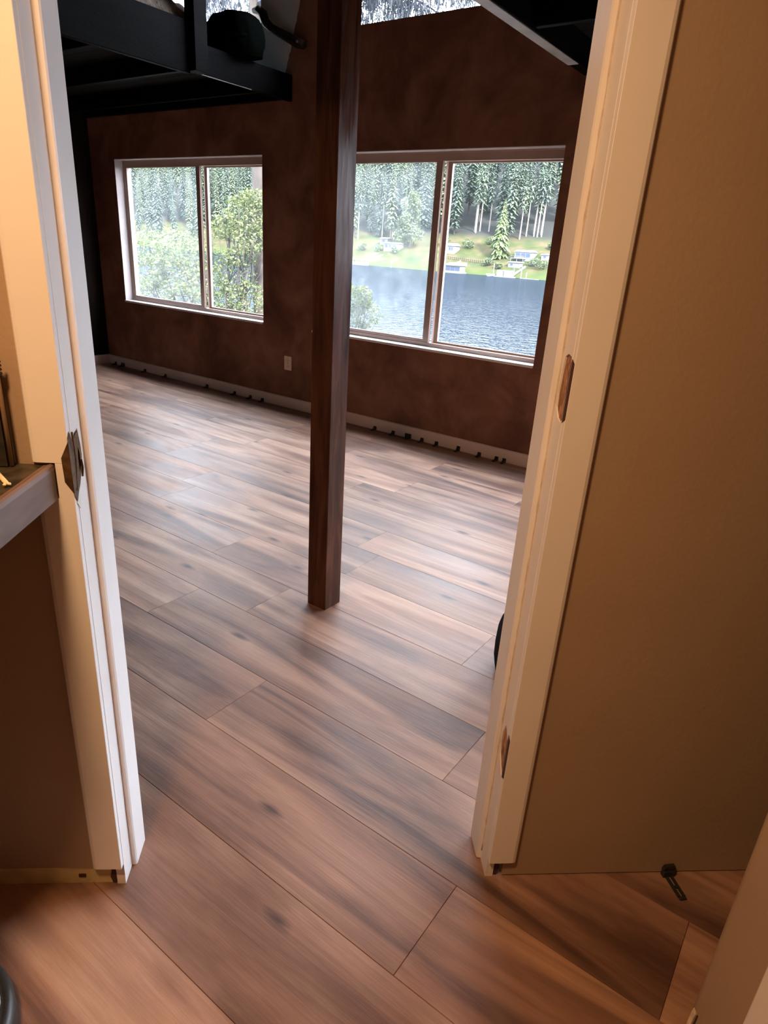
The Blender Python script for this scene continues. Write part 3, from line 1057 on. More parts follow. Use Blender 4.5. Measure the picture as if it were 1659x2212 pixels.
mb.add(vs, fs).build('wood_edge', M['edge_wood'], ct)
MB().box(-0.615, -0.36, -0.55, -0.01, 0.0, 0.928).build('support_panel', M['dark_paint'], ct)
# framed dark panel leaning at the wall above the counter
pn = tag(empty('framed_panel', ORI, PA), 'dark speckled panel with a slim brown frame standing on the counter at the wall', 'panel')
MB().box(-0.52, -0.0935, -0.026, -0.016, 0.987, 1.150).build('dark_face', M['mirror_dark'], pn)
mb = MB()
mb.tube([(-0.0895, -0.021, 0.987), (-0.0895, -0.021, 1.148), (-0.0925, -0.021, 1.154), (-0.105, -0.021, 1.156), (-0.53, -0.021, 1.156)], [0.0036]*5, 8)
mb.build('frame', M['frame_brown'], pn, True)
mb = MB()
for i in range(4):
    mb.tube([(-0.096+i*0.001, -0.028, 1.133+i*0.006), (-0.088, -0.027, 1.135+i*0.006), (-0.0845, -0.018, 1.136+i*0.006)], 0.0026, 6)
mb.build('wire_wrap', M['brass'], pn, True)
# cup, red cap and pale stick on the counter
cpn = MB().lathe([(0.030, 0.9855), (0.036, 0.990), (0.038, 1.03), (0.037, 1.066), (0.034, 1.066), (0.033, 1.0)], 0, 0, 28)
q = Vector((-1.1195, 0.435, 0))
cu_ = cpn.build('cup', M['white'], smooth=True, loc=(q.x, q.y, 0.0008))
tag(cu_, 'white cup at the left picture edge on the stone counter', 'cup')
rc = MB().lathe([(0.014, 0.0), (0.015, 0.002), (0.015, 0.10), (0.012, 0.104)], 0, 0, 18).build('red_bottle', M['red'], loc=(-1.153, 0.478, 0.9862), smooth=True)
tag(rc, 'small dark red bottle behind the white cup on the counter', 'bottle')
st = MB()
st.tube([(-1.045, 0.432, 0.990), (-1.005, 0.4235, 0.990), (-0.976, 0.4170, 0.990)], 0.0036, 8)
st.tube([(-0.977, 0.4172, 0.990), (-0.969, 0.4185, 0.9905)], [0.003, 0.0022], 6)
st.tube([(-0.977, 0.4172, 0.990), (-0.971, 0.4105, 0.9905)], [0.003, 0.0022], 6)
tag(st.build('pale_stick', M['ivory'], smooth=True), 'pale yellow forked stick lying on the stone counter', 'stick')
# low round device at the bottom left of the picture
rb = tag(empty('floor_disc', (-0.985, 0.115, 0)), 'low round floor device with pale lid and black rim at the lower left picture edge', 'appliance')
MB().lathe([(0.150, 0.004), (0.160, 0.010), (0.160, 0.052), (0.155, 0.062), (0.140, 0.066), (0.140, 0.058)], 0, 0, 56).build('rim', M['black'], rb, True)
MB().lathe([(0.139, 0.056), (0.139, 0.068), (0.132, 0.072), (0.05, 0.074)], 0, 0, 56).build('lid', M['lid'], rb, True)
MB().tube([(0.147, 0.02, 0.062), (0.150, 0.02, 0.064)], 0.003, 6).build('indicator', M['white'], rb)
# ================================================================== outside: slope, lake, far bank, trees, houses
WATER = -6.65


def near_h(x, y):
    t = max(0.0, y-4.3)
    return -0.55-0.45*t+0.25*noise.noise(Vector((x*0.2, y*0.2, 0)))


def far_h(x, y):
    t = y-266+5*noise.noise(Vector((x*0.02, 3.3, 0)))
    k = noise.noise(Vector((x*0.025, y*0.03, 7)))
    lift = 0.035*max(-40, min(60, x+185))*max(0, min(1, (t-14)/25))
    if t < 40:
        z = WATER+0.40*t
    else:
        z = WATER+16+0.46*(t-40)
    return z+lift+k*0.9*max(0, min(1, t/12))


def grid(fn, x0, x1, y0, y1, nx, ny):
    vs = [(x0+(x1-x0)*i/nx, y0+(y1-y0)*j/ny) for j in range(ny+1) for i in range(nx+1)]
    vs = [(x, y, fn(x, y)) for x, y in vs]
    fs = [(j*(nx+1)+i, j*(nx+1)+i+1, (j+1)*(nx+1)+i+1, (j+1)*(nx+1)+i) for j in range(ny) for i in range(nx)]
    return MB().add(vs, fs)


def terrain_mat():
    m, nt, b = mat('bank_grass')
    tc = nt.nodes.new('ShaderNodeTexCoord')
    n = nt.nodes.new('ShaderNodeTexNoise')
    n.inputs['Scale'].default_value = 0.16
    n.inputs['Detail'].default_value = 8
    n.inputs['Roughness'].default_value = 0.65
    nt.links.new(tc.outputs['Object'], n.inputs['Vector'])
    lo = ramp(nt, [(0.36, (0.011, 0.019, 0.006)), (0.5, (0.022, 0.024, 0.009)), (0.62, (0.035, 0.028, 0.016))])
    nt.links.new(n.outputs['Fac'], lo.inputs['Fac'])
    sx = nt.nodes.new('ShaderNodeSeparateXYZ')
    nt.links.new(tc.outputs['Object'], sx.inputs[0])
    shore = ramp(nt, [(0.0, (0, 0, 0)), (1.0, (1, 1, 1))])
    nt.links.new(math_node(nt, 'MULTIPLY', math_node(nt, 'ADD', sx.outputs[2], 6.4), 0.33), shore.inputs['Fac'])
    col = mixcol(nt, shore.outputs['Color'], (0.017, 0.026, 0.006), lo.outputs['Color'])
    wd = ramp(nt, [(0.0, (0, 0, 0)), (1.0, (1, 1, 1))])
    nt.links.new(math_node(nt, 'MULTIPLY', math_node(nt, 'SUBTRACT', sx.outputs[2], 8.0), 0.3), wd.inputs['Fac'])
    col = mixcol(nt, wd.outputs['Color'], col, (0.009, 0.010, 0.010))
    nt.links.new(col, b.inputs['Base Color'])
    b.inputs['Roughness'].default_value = 0.95
    b.inputs['Specular IOR Level'].default_value = 0.1
    return m


def water_mat():
    m, nt, b = mat('rippled_lake_water')
    tc = nt.nodes.new('ShaderNodeTexCoord')
    mp = nt.nodes.new('ShaderNodeMapping')
    mp.inputs['Scale'].default_value = (0.8, 1.0, 1)
    mp.inputs['Rotation'].default_value = (0, 0, 0.5)
    nt.links.new(tc.outputs['Object'], mp.inputs['Vector'])
    n = nt.nodes.new('ShaderNodeTexNoise')
    n.inputs['Scale'].default_value = 0.95
    n.inputs['Detail'].default_value = 3
    n.inputs['Roughness'].default_value = 0.6
    nt.links.new(mp.outputs[0], n.inputs['Vector'])
    bp = nt.nodes.new('ShaderNodeBump')
    bp.inputs['Strength'].default_value = 1.0
    bp.inputs['Distance'].default_value = 0.15
    nt.links.new(n.outputs['Fac'], bp.inputs['Height'])
    nt.links.new(bp.outputs['Normal'], b.inputs['Normal'])
    out = nt.nodes['Material Output']
    df = nt.nodes.new('ShaderNodeBsdfDiffuse')
    df.inputs[0].default_value = (0.0066, 0.0098, 0.0150, 1)
    gl = nt.nodes.new('ShaderNodeBsdfGlossy')
    gl.inputs['Roughness'].default_value = 0.05
    gl.inputs[0].default_value = (0.85, 0.92, 1.0, 1)
    nt.links.new(bp.outputs['Normal'], gl.inputs['Normal'])
    mx = nt.nodes.new('ShaderNodeMixShader')
    mx.inputs[0].default_value = 0.115
    nt.links.new(df.outputs[0], mx.inputs[1])
    nt.links.new(gl.outputs[0], mx.inputs[2])
    nt.links.new(mx.outputs[0], out.inputs[0])
    return m


M['grass'] = terrain_mat()
M['water'] = water_mat()
M['bark'] = plain('grey_bark', (0.026, 0.022, 0.021), 0.9, 0.2, var=0.4, scale=9, stretch=(1, 1, 0.25), bump=0.5, bscale=20)
M['pale_bark'] = plain('pale_bare_trunk', (0.12, 0.11, 0.10), 0.9, 0.2, var=0.2, scale=1.0)
M['needle'] = leaf_material('dark_conifer_needles', [(0.0, (0.014, 0.024, 0.028)), (0.5, (0.030, 0.050, 0.032)), (1.0, (0.066, 0.088, 0.042))], 0.15, 0.7, True)  # dark end tinted blue: hazy forest shadow put into the colour
M['needle_bright'] = leaf_material('bright_conifer_needles', [(0.0, (0.026, 0.050, 0.016)), (1.0, (0.065, 0.088, 0.026))], 0.2)
M['leaf'] = leaf_material('light_green_leaves', [(0.0, (0.022, 0.038, 0.010)), (0.5, (0.048, 0.066, 0.017)), (1.0, (0.085, 0.095, 0.032))], 0.4)
M['leaf_far'] = leaf_material('far_bush_leaves', [(0.0, (0.018, 0.034, 0.014)), (1.0, (0.044, 0.062, 0.024))], 0.25)
M['twig'] = plain('hazed_blue_grey_twigs', (0.040, 0.046, 0.068), 0.9, 0.1)  # lightened and blued: haze from glass flare put into the twig colour
M['drape'] = leaf_material('grey_green_needles', [(0.0, (0.032, 0.039, 0.055)), (1.0, (0.065, 0.076, 0.088))], 0.3)
M['house_white'] = plain('white_siding', (0.062, 0.065, 0.070), 0.7, 0.3, var=0.04)
M['house_blue'] = plain('blue_glazing', (0.012, 0.020, 0.040), 0.3, 0.3, var=0.1)
M['roof_grey'] = plain('grey_metal_roof', (0.085, 0.095, 0.11), 0.5, 0.3, var=0.08)
M['dock_grey'] = plain('weathered_dock_timber', (0.09, 0.09, 0.09), 0.9, 0.2, var=0.2, scale=1)
M['fence_brown'] = plain('brown_fence_timber', (0.02, 0.016, 0.014), 0.9, 0.2)

tag(grid(near_h, -40, 20, 4.5, 24, 30, 16).build('near_slope', M['grass'], smooth=True), 'grassy slope falling from the house to the lake', 'bank')['kind'] = 'structure'
lk = MB().add([(-900, 15, WATER), (300, 15, WATER), (300, 300, WATER), (-900, 300, WATER)], [(0, 1, 2, 3)]).build('lake', M['water'])
tag(lk, 'wide blue rippled lake between the house and the wooded far bank', 'lake')
tag(grid(far_h, -760, 60, 255, 480, 130, 50).build('far_bank', M['grass'], smooth=True), 'steep grassy far bank rising from the lake under the forest', 'bank')['kind'] = 'structure'


def leaf_quads(mb, clusters, size, rnd, droop=0.0, mi=0):
    for (c, r, n) in clusters:
        for _ in range(n):
            d = Vector((rnd.gauss(0, 1), rnd.gauss(0, 1), rnd.gauss(0, 1))).normalized()
            k = rnd.uniform(0.45, 1.0)**0.6*(1+0.25*noise.noise(d*2.5+Vector(c)))
            p = Vector((c[0]+d.x*r[0]*k, c[1]+d.y*r[1]*k, c[2]+d.z*r[2]*k))
            a = Vector((rnd.uniform(-1, 1), rnd.uniform(-1, 1), rnd.uniform(-0.7, 0.5)-droop)).normalized()
            b = a.cross(Vector((rnd.uniform(-1, 1), rnd.uniform(-1, 1), rnd.uniform(-1, 1)))).normalized()
            s = size*rnd.uniform(0.7, 1.3)
            mb.add([p-a*s*0.5, p+b*s*0.24, p+a*s*0.5, p-b*s*0.24], [(0, 1, 2, 3)], mi)
    return mb


def conifer_parts(h, rad, c0, whorls, per, seed, droop=0.25):
    rnd = random.Random(seed)
    f = MB()
    for i in range(whorls):
        t = i/(whorls-1)
        z = h*(c0+(1-c0)*t)
        r = rad*((1-t)**0.75)*(0.7+0.3*min(1, t*5))*rnd.uniform(0.85, 1.1)+0.12
        for k in range(per):
            w = 2*PI*(k+rnd.random()*0.8)/per+i*0.7
            L = r*rnd.uniform(0.65, 1.2)
            d = Vector((math.cos(w), math.sin(w), 0))
            s = Vector((-math.sin(w), math.cos(w), 0))
            zz = z+rnd.uniform(-0.4, 0.4)*h/whorls
            dr = droop*rnd.uniform(0.5, 1.5)
            wd = L*rnd.uniform(0.14, 0.26)
            p0 = Vector((0, 0, zz))
            p1 = d*L*0.5+Vector((0, 0, zz+L*(0.10-dr*0.35)))
            p2 = d*L+Vector((0, 0, zz-L*dr))
            f.add([p0, p1+s*wd, p2+s*wd*0.25, p2-s*wd*0.25, p1-s*wd], [(0, 1, 2, 3, 4)])
            q1 = p1-Vector((0, 0, L*0.10))
            f.add([p1+s*wd*0.9, q1+s*wd*1.5-d*L*0.1-Vector((0, 0, L*0.12)), p1-d*L*0.25], [(0, 1, 2)])
            f.add([p1-s*wd*0.9, q1-s*wd*1.5-d*L*0.1-Vector((0, 0, L*0.12)), p1-d*L*0.25], [(0, 1, 2)])
    f.tube([(0, 0, h*0.96), (0, 0, h*1.02)], [0.12, 0.02], 4)
    t = MB().tube([(0, 0, -1.5), (0, 0, h*0.5), (0, 0, h*0.97)], [0.011*h, 0.0075*h, 0.001*h], 6)
    return f, t


# --- the forest: one crown and one trunk mesh per kind, copied tree by tree
protos = []
for i, (h, rd, c0, wh, per) in enumerate([(36, 4.4, 0.10, 38, 10), (33, 3.8, 0.18, 34, 10), (39, 4.8, 0.14, 40, 10), (30, 4.2, 0.05, 34, 10)]):
    f, t = conifer_parts(h, rd, c0, wh, per, 40+i)
    protos.append((f, t))
built = {}
FG = 'conifers of the far bank forest'
FL = 'tall dark green conifer standing in the forest on the far bank'
rnd = random.Random(77)
spots = []
for row, (y, sp_x) in enumerate([(306, 8.9), (319, 8.3), (334, 8.6), (352, 9.2), (373, 9.8), (398, 11.5)]):
    x = -1.60*y+rnd.uniform(0, 5)
    while x < -0.40*y:
        xx, yy = x+rnd.uniform(-2, 2), y+rnd.uniform(-5, 5)
        x += sp_x*rnd.uniform(0.85, 1.15)
        if row == 0 and (-173 < xx < -157 or -146 < xx < -120):
            continue
        if row == 1 and (-170 < xx < -158 or -144 < xx < -132) and rnd.random() < 0.6:
            continue
        spots.append((xx, yy))
x = -430.0
while x < -236:
    spots.append((x, 279+rnd.uniform(-5, 5)))
    x += rnd.uniform(11, 15)
for i, (x, y) in enumerate(spots):
    k = rnd.randrange(4)
    e = empty('forest_conifer', (x, y, far_h(x, y)-0.3), rnd.uniform(0, 6.28))
    s = rnd.uniform(0.85, 1.2)
    e.scale = (s*rnd.uniform(0.9, 1.1), s, s)
    tag(e, FL, 'tree', FG)
    if k not in built:
        built[k] = (protos[k][0].build('crown', M['needle'], e), protos[k][1].build('trunk', M['bark'], e))
    else:
        for q in built[k]:
            c = q.copy()
            COL.objects.link(c)
            c.parent = e
# --- pines with bare pale trunks at the forest edge
pf, pt = conifer_parts(17, 3.3, 0.12, 14, 7, 91, 0.4)
pro = None
BT = [(-142.9, 303.0), (-141.4, 306.5), (-139.0, 309.5), (-137.7, 307), (-135.8, 306.6), (-135.1, 309.0), (-133.9, 307), (-169.8, 308), (-168.6, 307), (-167.5, 309), (-162.5, 309), (-236.8, 300), (-223.5, 304), (-217.4, 305)]
for i, (x, y) in enumerate(BT):
    e = empty('bare_trunk_pine', (x, y, far_h(x, y)-0.3), 0.0)
    tag(e, 'pine with a long bare pale trunk at the forest edge on the far bank', 'tree', 'bare trunk pines on the far bank')
    hgt = 13.5+3.5*((i*7) % 5)/4
    t = MB().tube([(0, 0, -1), (0.15, 0, hgt*0.5), (0.25, 0, hgt+6)], [0.34, 0.28, 0.15], 6).build('trunk', M['pale_bark'], e)
    if pro is None:
        pro = pf.build('crown', M['needle'], e)
        c = pro
    else:
        c = pro.copy()
        COL.objects.link(c)
        c.parent = e
    c.location = (0.2, 0, hgt-2.2)
    c.rotation_euler = (0, 0, i*1.3)
# --- the bright green spruce standing alone before the forest
f, t = conifer_parts(24.0, 5.2, 0.03, 46, 14, 5, 0.42)
e = tag(empty('bright_spruce', (-143.2, 285.0, far_h(-143.2, 285)-0.2)), 'bright green narrow spruce standing alone on the far bank grass', 'tree')
f.build('crown', M['needle_bright'], e)
t.build('trunk', M['bark'], e)
# --- broad pale tree in front of the forest, left of the middle window bars
e = tag(empty('broad_tree', (-193.5, 287.0, far_h(-193.5, 287)-0.2)), 'broad pale green tree before the dark forest across the lake', 'tree')
rr = random.Random(8)
cl_ = [((rr.uniform(-6, 6)*(1-k/26), rr.uniform(-4, 4), 4+20*k/22), (4.4*(1-k/40), 3.6, 3.0), 150) for k in range(22)]
leaf_quads(MB(), cl_, 1.25, rr, 0.3).build('crown', M['leaf_far'], e)
MB().tube([(0, 0, -1), (0.2, 0, 9), (0, 0, 20)], [0.5, 0.35, 0.1], 7).build('trunk', M['bark'], e)
# --- bushes on the bank
BUS = [(-162.5, 290, 3.4, 'round green bush beside the white cottage at the forest foot'), (-143.6, 276, 2.6, 'low green bush at the foot of the bright spruce'),
       (-124.0, 280, 3.2, 'green bush right of the white house on the far bank'), (-119.5, 278, 3.6, 'large green bush at the far right of the lake shore'),
       (-123.5, 296, 2.2, 'small dark bush on the slope above the white house'), (-220.5, 284, 3.0, 'pale green bush above the left dock'),
       (-211.0, 282, 3.2, 'pale green bush between the left dock and the long white house'), (-197.5, 280, 2.6, 'green bush below the broad pale tree'),
       (-153.0, 296, 3.0, 'green bush on the grass left of the bright spruce'), (-137.0, 274, 2.2, 'round bush by the boathouse pair'), (-176.5, 292, 3.0, 'green bush behind the white cottage')]
for i, (x, y, r, lab) in enumerate(BUS):
    rr = random.Random(100+i)
    e = tag(empty('bush', (x, y, far_h(x, y))), lab, 'bush', 'bushes on the far bank')
    cl_ = [((rr.uniform(-r, r)*0.55, rr.uniform(-r, r)*0.5, r*rr.uniform(0.35, 0.75)), (r*0.55, r*0.5, r*0.5), 110) for _ in range(5)]
    leaf_quads(MB(), cl_, 0.7, rr).build('foliage', M['leaf_far'], e)
    MB().tube([(0, 0, -0.6), (0, 0, r*0.7)], [0.15, 0.05], 5).build('stem', M['bark'], e)


def house(name, label, x, y, w, d, h, rh, z=None, wins=(), deck=None, ang=0.0, roof='gable'):
    z = far_h(x, y) if z is None else z
    e = tag(empty(name, (x, y, z), ang), label, 'house' if 'house' in name or 'cottage' in name or 'shed' in name else 'boathouse')
    MB().box(-w/2, w/2, -d/2, d/2, -2.5, h).build('walls', M['house_white'], e)
    o = 0.35
    if roof == 'gable':
        MB().prism([(-d/2-o, h), (d/2+o, h), (0, h+rh)], 'x', -w/2-o, w/2+o).build('roof', M['roof_grey'], e)
    else:
        MB().prism([(-d/2-o, h), (d/2+o, h), (d/2+o, h+rh+0.2), (-d/2-o, h+0.25)], 'x', -w/2-o, w/2+o).build('roof', M['roof_grey'], e)
    for (a, b, c, dd) in wins:
        fr = MB()
        for q in ((a-0.1, b+0.1, c-0.1, c), (a-0.1, b+0.1, dd, dd+0.1), (a-0.1, a, c, dd), (b, b+0.1, c, dd)):
            fr.box(q[0], q[1], -d/2-0.10, -d/2-0.001, q[2], q[3])
        wo_ = fr.build('window', M['house_white'], e)
        MB().box(a, b, -d/2-0.05, -d/2-0.001, c, dd).build('pane', M['house_blue'], wo_)
    if deck:
        a, b, c, dz = deck
        m_ = MB().box(a, b, -d/2-c, -d/2-0.11, dz-0.25, dz)
        for px_ in (a+0.1, (a+b)/2, b-0.1):
            m_.box(px_-0.08, px_+0.08, -d/2-c+0.05, -d/2-c+0.2, dz-3.2, dz-0.25)
        m_.box(a, b, -d/2-c, -d/2-c+0.06, dz+0.85, dz+0.95)
        k = a
        while k < b:
            m_.box(k, k+0.07, -d/2-c, -d/2-c+0.06, dz, dz+0.85)
            k += 0.55
        m_.build('deck', M['house_white'], e)
    return e


house('lake_house', 'white lake house with blue windows and raised deck right of the bright spruce', -131.2, 287, 8.0, 6, 2.7, 0.9, 1.0,
      [(-3.4, -1.2, 0.7, 2.2), (-1.0, 1.2, 0.7, 2.2), (1.4, 3.4, 0.7, 2.2)], (-4.6, 1.5, 2.6, 0.1))
house('deck_shed', 'small white shed below the deck of the lake house', -131.6, 278.5, 5.6, 3, 1.5, 0.35, None, [(-1.8, -0.6, 0.3, 1.1)], None, 0.0, 'flat')
house('white_cottage', 'small white cottage with a grey roof left of the bright spruce', -168.0, 285, 5.2, 5, 2.4, 1.2, None, [(-0.4, 0.5, 0.6, 1.8), (1.0, 1.7, 0.6, 1.8)])
house('long_house', 'long low white house behind the broad pale tree', -202.0, 285, 8.5, 5, 2.6, 0.7, None, [(-3.4, -1.8, 0.8, 2.0), (-1.2, 0.4, 0.8, 2.0), (1.2, 3.2, 0.8, 2.0)])
house('hill_house', 'small pale house high on the far bank above the left dock', -214.0, 295, 5.0, 4, 2.2, 0.7, None, [(-1.2, 0.6, 0.7, 1.7)])
house('stone_hut', 'tiny pale hut at the far right of the far bank', -121.5, 287, 3.4, 3, 1.6, 0.4, None, [(-0.7, 0.5, 0.5, 1.2)])


def floating(name, label, x, y, ang=0.0):
    return tag(empty(name, (x, y, WATER), ang), label, 'boathouse' if 'boat' in name else 'dock')


e = floating('boathouse', 'white floating boathouse with a dark window band on the far shore', -152.6, 262)
MB().box(-6.8, 4.6, -3.0, 3.0, -0.4, 0.55).build('float', M['house_white'], e)
MB().box(-3.4, 4.2, -2.2, 2.4, 0.55, 3.0).build('walls', M['house_white'], e)
MB().prism([(-2.7, 3.0), (2.8, 3.0), (2.8, 4.3), (-2.7, 3.25)], 'x', -3.8, 4.6).build('roof', M['house_white'], e)
for a in (-3.0, -0.6, 1.8):
    MB().box(a, a+2.2, -2.26, -2.201, 0.95, 2.6).build('window', M['house_blue'], e)
MB().tube([(-5.2, 2.8, 0.7), (-3.2, 10.5, 5.0)], 0.35, 4).build('ramp', M['house_white'], e)
MB().tube([(-6.4, 2.0, -2), (-6.4, 2.0, 3.6)], 0.18, 6).build('pile', M['dock_grey'], e)
e = floating('boat_shed', 'pair of white box boat sheds at the end of a ramp on the far shore', -128.0, 262)
for a in (-3.1, 0.15):
    s_ = MB().box(a, a+2.95, -1.6, 1.6, 0.35, 2.7).build('box_shed', M['house_white'], e)
    MB().box(a+0.3, a+2.6, -1.66, -1.601, 0.5, 0.62).build('trim_board', M['dock_grey'], s_)
MB().box(-4.2, 4.0, -2.1, 2.1, -0.4, 0.34).build('float', M['house_white'], e)
MB().tube([(2.2, 2.0, 0.6), (3.2, 12, 4.6)], 0.4, 4).build('ramp', M['house_white'], e)
MB().tube([(3.0, 2.2, 0.3), (3.0, 2.2, 3.6), (2.0, 3.0, 3.6), (2.0, 3.0, 0.3)], 0.12, 5).build('gangway_frame', M['house_white'], e)
bo = MB()
bo.prism([(-2.2, 0.9), (2.0, 0.9), (1.7, 0.1), (-1.4, -0.2)], 'y', -0.7, 0.7)
tag(bo.build('rowing_boat', M['roof_grey'], loc=(-133.6, 260.5, WATER+0.1)), 'small blue grey boat tied beside the white boat sheds', 'boat')
e = floating('dock', 'pale floating dock with rails at the left of the far shore', -206.5, 262)
MB().box(-5.5, 5.5, -2, 2, -0.4, 1.3).build('float', M['house_white'], e)
MB().prism([(-2.2, 2.2), (2.2, 2.2), (2.2, 2.55), (-2.2, 2.5)], 'x', -5.0, 4.2).build('canopy', M['house_white'], e)
for a in (-4.6, -1.6, 1.4, 4.0):
    MB().box(a, a+0.18, -2.0, -1.82, 1.3, 2.2).build('post', M['house_white'], e)
MB().tube([(4.0, 2.0, 1.8), (8.5, 9, 5.2)], 0.3, 4).build('ramp', M['house_white'], e)
MB().tube([(-3.4, 2.1, -2), (-3.4, 2.1, 4.6)], 0.16, 6).build('pile', M['dock_grey'], e)
MB().tube([(3.4, 2.1, -2), (3.4, 2.1, 4.9)], 0.16, 6).build('pile', M['dock_grey'], e)
for i, (x, y, h, lab) in enumerate([(-133.9, 263, 5.2, 'tall pale mooring pile left of the white boat sheds'), (-121.2, 263, 5.2, 'tall pale mooring pile right of the white boat sheds'), (-118.8, 263, 2.6, 'short pale mooring pile at the far right of the shore'), (-187.0, 263, 3.2, 'pale mooring pile at the shore below the broad pale tree')]):
    tag(MB().tube([(0, 0, -2), (0, 0, h)], [0.26, 0.2], 8).build('mooring_pile', M['house_white'], loc=(x, y, WATER)), lab, 'post', 'mooring piles on the far shore')
tag(MB().tube([(-121, 262, WATER+0.05), (-113, 262.5, WATER+0.05)], 0.22, 6).build('floating_log', M['house_white']), 'pale floating log boom at the far right shore', 'log')
e = tag(empty('picket_fence', (0, 0, 0)), 'brown open picket fence along the grass above the white boathouse', 'fence')
x = -168.0
k = 0
while x < -139:
    y = 277
    z = far_h(x, y)
    MB().box(-0.11, 0.11, -0.11, 0.11, -0.3, 1.35).build('picket', M['fence_brown'], e, loc=(x, y, z))
    x += 1.05
pts = [(-168+1.0*i, 277, far_h(-168+1.0*i, 277)+1.0) for i in range(30)]
MB().tube(pts, 0.09, 4).build('rail', M['fence_brown'], e)

# --- near trees beyond the windows
rr = random.Random(21)
# light green tree in the left window
e = tag(empty('leafy_tree', (-11.6, 9.3, near_h(-11.6, 9.3))), 'light green leafy tree close outside the left window', 'tree')
ex, ey, ez = e.location
cs = []


def crown(px_, pz_, y, r, n):
    cs.append(((px_*y-ex, y-ey, 1.35+pz_*y-ez), r, int(n*3.8)))


for (dx, dz, y, r, n) in [(-1.40, -0.035, 9.2, (0.62, 0.5, 0.42), 300), (-1.30, -0.03, 9.0, (0.6, 0.5, 0.40), 300), (-1.235, -0.045, 9.4, (0.5, 0.5, 0.40), 240),
                          (-1.42, -0.085, 9.0, (0.6, 0.5, 0.42), 300), (-1.32, -0.09, 9.3, (0.65, 0.5, 0.42), 320), (-1.22, -0.095, 9.0, (0.6, 0.5, 0.42), 280),
                          (-1.40, -0.135, 9.2, (0.5, 0.5, 0.36), 170), (-1.29, -0.135, 9.2, (0.55, 0.5, 0.36), 190), (-1.19, -0.14, 9.2, (0.5, 0.5, 0.34), 150),
                          (-1.12, -0.075, 9.3, (0.5, 0.45, 0.36), 230), (-1.08, -0.115, 9.2, (0.42, 0.4, 0.34), 150), (-1.13, -0.125, 9.1, (0.4, 0.4, 0.3), 120),
                          (-1.075, 0.045, 9.3, (0.50, 0.45, 0.40), 320), (-1.13, 0.020, 9.2, (0.38, 0.4, 0.26), 200), (-1.055, 0.072, 9.4, (0.36, 0.36, 0.22), 180), (-1.06, 0.0, 9.2, (0.4, 0.4, 0.24), 170),
                          (-1.10, -0.035, 9.2, (0.36, 0.4, 0.18), 110), (-1.44, -0.16, 9.0, (0.4, 0.4, 0.25), 70)]:
    crown(dx, dz, y, r, n)
fo = leaf_quads(MB(), cs, 0.064, rr, 0.1).build('foliage', M['leaf'], e)
fo['kind'] = 'stuff'
base_ = Vector((0.6, 0.0, -0.5))
MB().tube([base_, base_+Vector((0.1, 0, 1.0)), base_+Vector((0.3, 0, 2.0))], [0.14, 0.11, 0.08], 8).build('trunk', M['bark'], e)
for (c, r, n) in cs:
    c = Vector(c)
    m_ = base_+Vector((0.2, 0, 1.3))
    mid = m_.lerp(c, 0.5)+Vector((rr.uniform(-0.15, 0.15), 0, -0.2))
    b_ = MB().tube([m_, mid, c], [0.035, 0.022, 0.010], 6)
    for _ in range(7):
        tp = c+Vector((rr.uniform(-1, 1)*r[0], rr.uniform(-1, 1)*r[1], rr.uniform(-0.7, 1)*r[2]))
        b_.tube([mid.lerp(c, rr.uniform(0.3, 1.0)), mid.lerp(tp, 0.6)+Vector((0, 0, 0.05)), tp], [0.010, 0.008, 0.004], 4)
    b_.build('branch', M['bark'], e, True)
# shrub at the lower left of the right window
e = tag(empty('shrub', (-6.55, 8.0, near_h(-6.55, 8.0))), 'light green shrub top at the lower corner of the right window, beside the post', 'shrub')
ex, ey, ez = e.location
cs = []
for (dx, dz, y, r, n) in [(-0.80, -0.095, 8.0, (0.34, 0.3, 0.24), 210), (-0.765, -0.115, 8.1, (0.24, 0.3, 0.22), 150), (-0.775, -0.085, 7.9, (0.16, 0.2, 0.16), 90), (-0.85, -0.08, 8.0, (0.4, 0.3, 0.3), 200), (-0.80, -0.15, 8.0, (0.36, 0.3, 0.2), 120)]:
    crown(dx, dz, y, r, n)
fo = leaf_quads(MB(), cs, 0.052, rr).build('foliage', M['leaf'], e)
fo['kind'] = 'stuff'
for (c, r, n) in cs:
    c = Vector(c)
    b_ = MB().tube([Vector((0, 0, -0.4)), Vector((c.x*0.4, c.y, c.z*0.5)), c], [0.03, 0.02, 0.008], 5)
    for _ in range(6):
        tp = c+Vector((rr.uniform(-1, 1)*r[0], rr.uniform(-1, 1)*r[1], rr.uniform(-1, 1)*r[2]))
        b_.tube([c*0.7+Vector((0, 0, 0.1)), tp], [0.008, 0.004], 4)
    b_.build('branch', M['bark'], e, True)
# tall conifer close to the house: its trunk edges the left window, its drooping boughs hang before all panes
TX, TY = -10.28, 9.9
e = tag(empty('drooping_conifer', (TX, TY, near_h(TX, TY))), 'tall near conifer with drooping boughs hanging before the upper windows', 'tree')
ez = e.location.z
MB().tube([(0, 0, -0.5), (0.02, 0, 2.5), (-0.1, 0.1, 4.6), (-0.18, 0.1, 8), (-0.1, 0.1, 13)], [0.20, 0.17, 0.16, 0.13, 0.05], 10).build('trunk', M['bark'], e, True)
nd = MB()
NB = 0


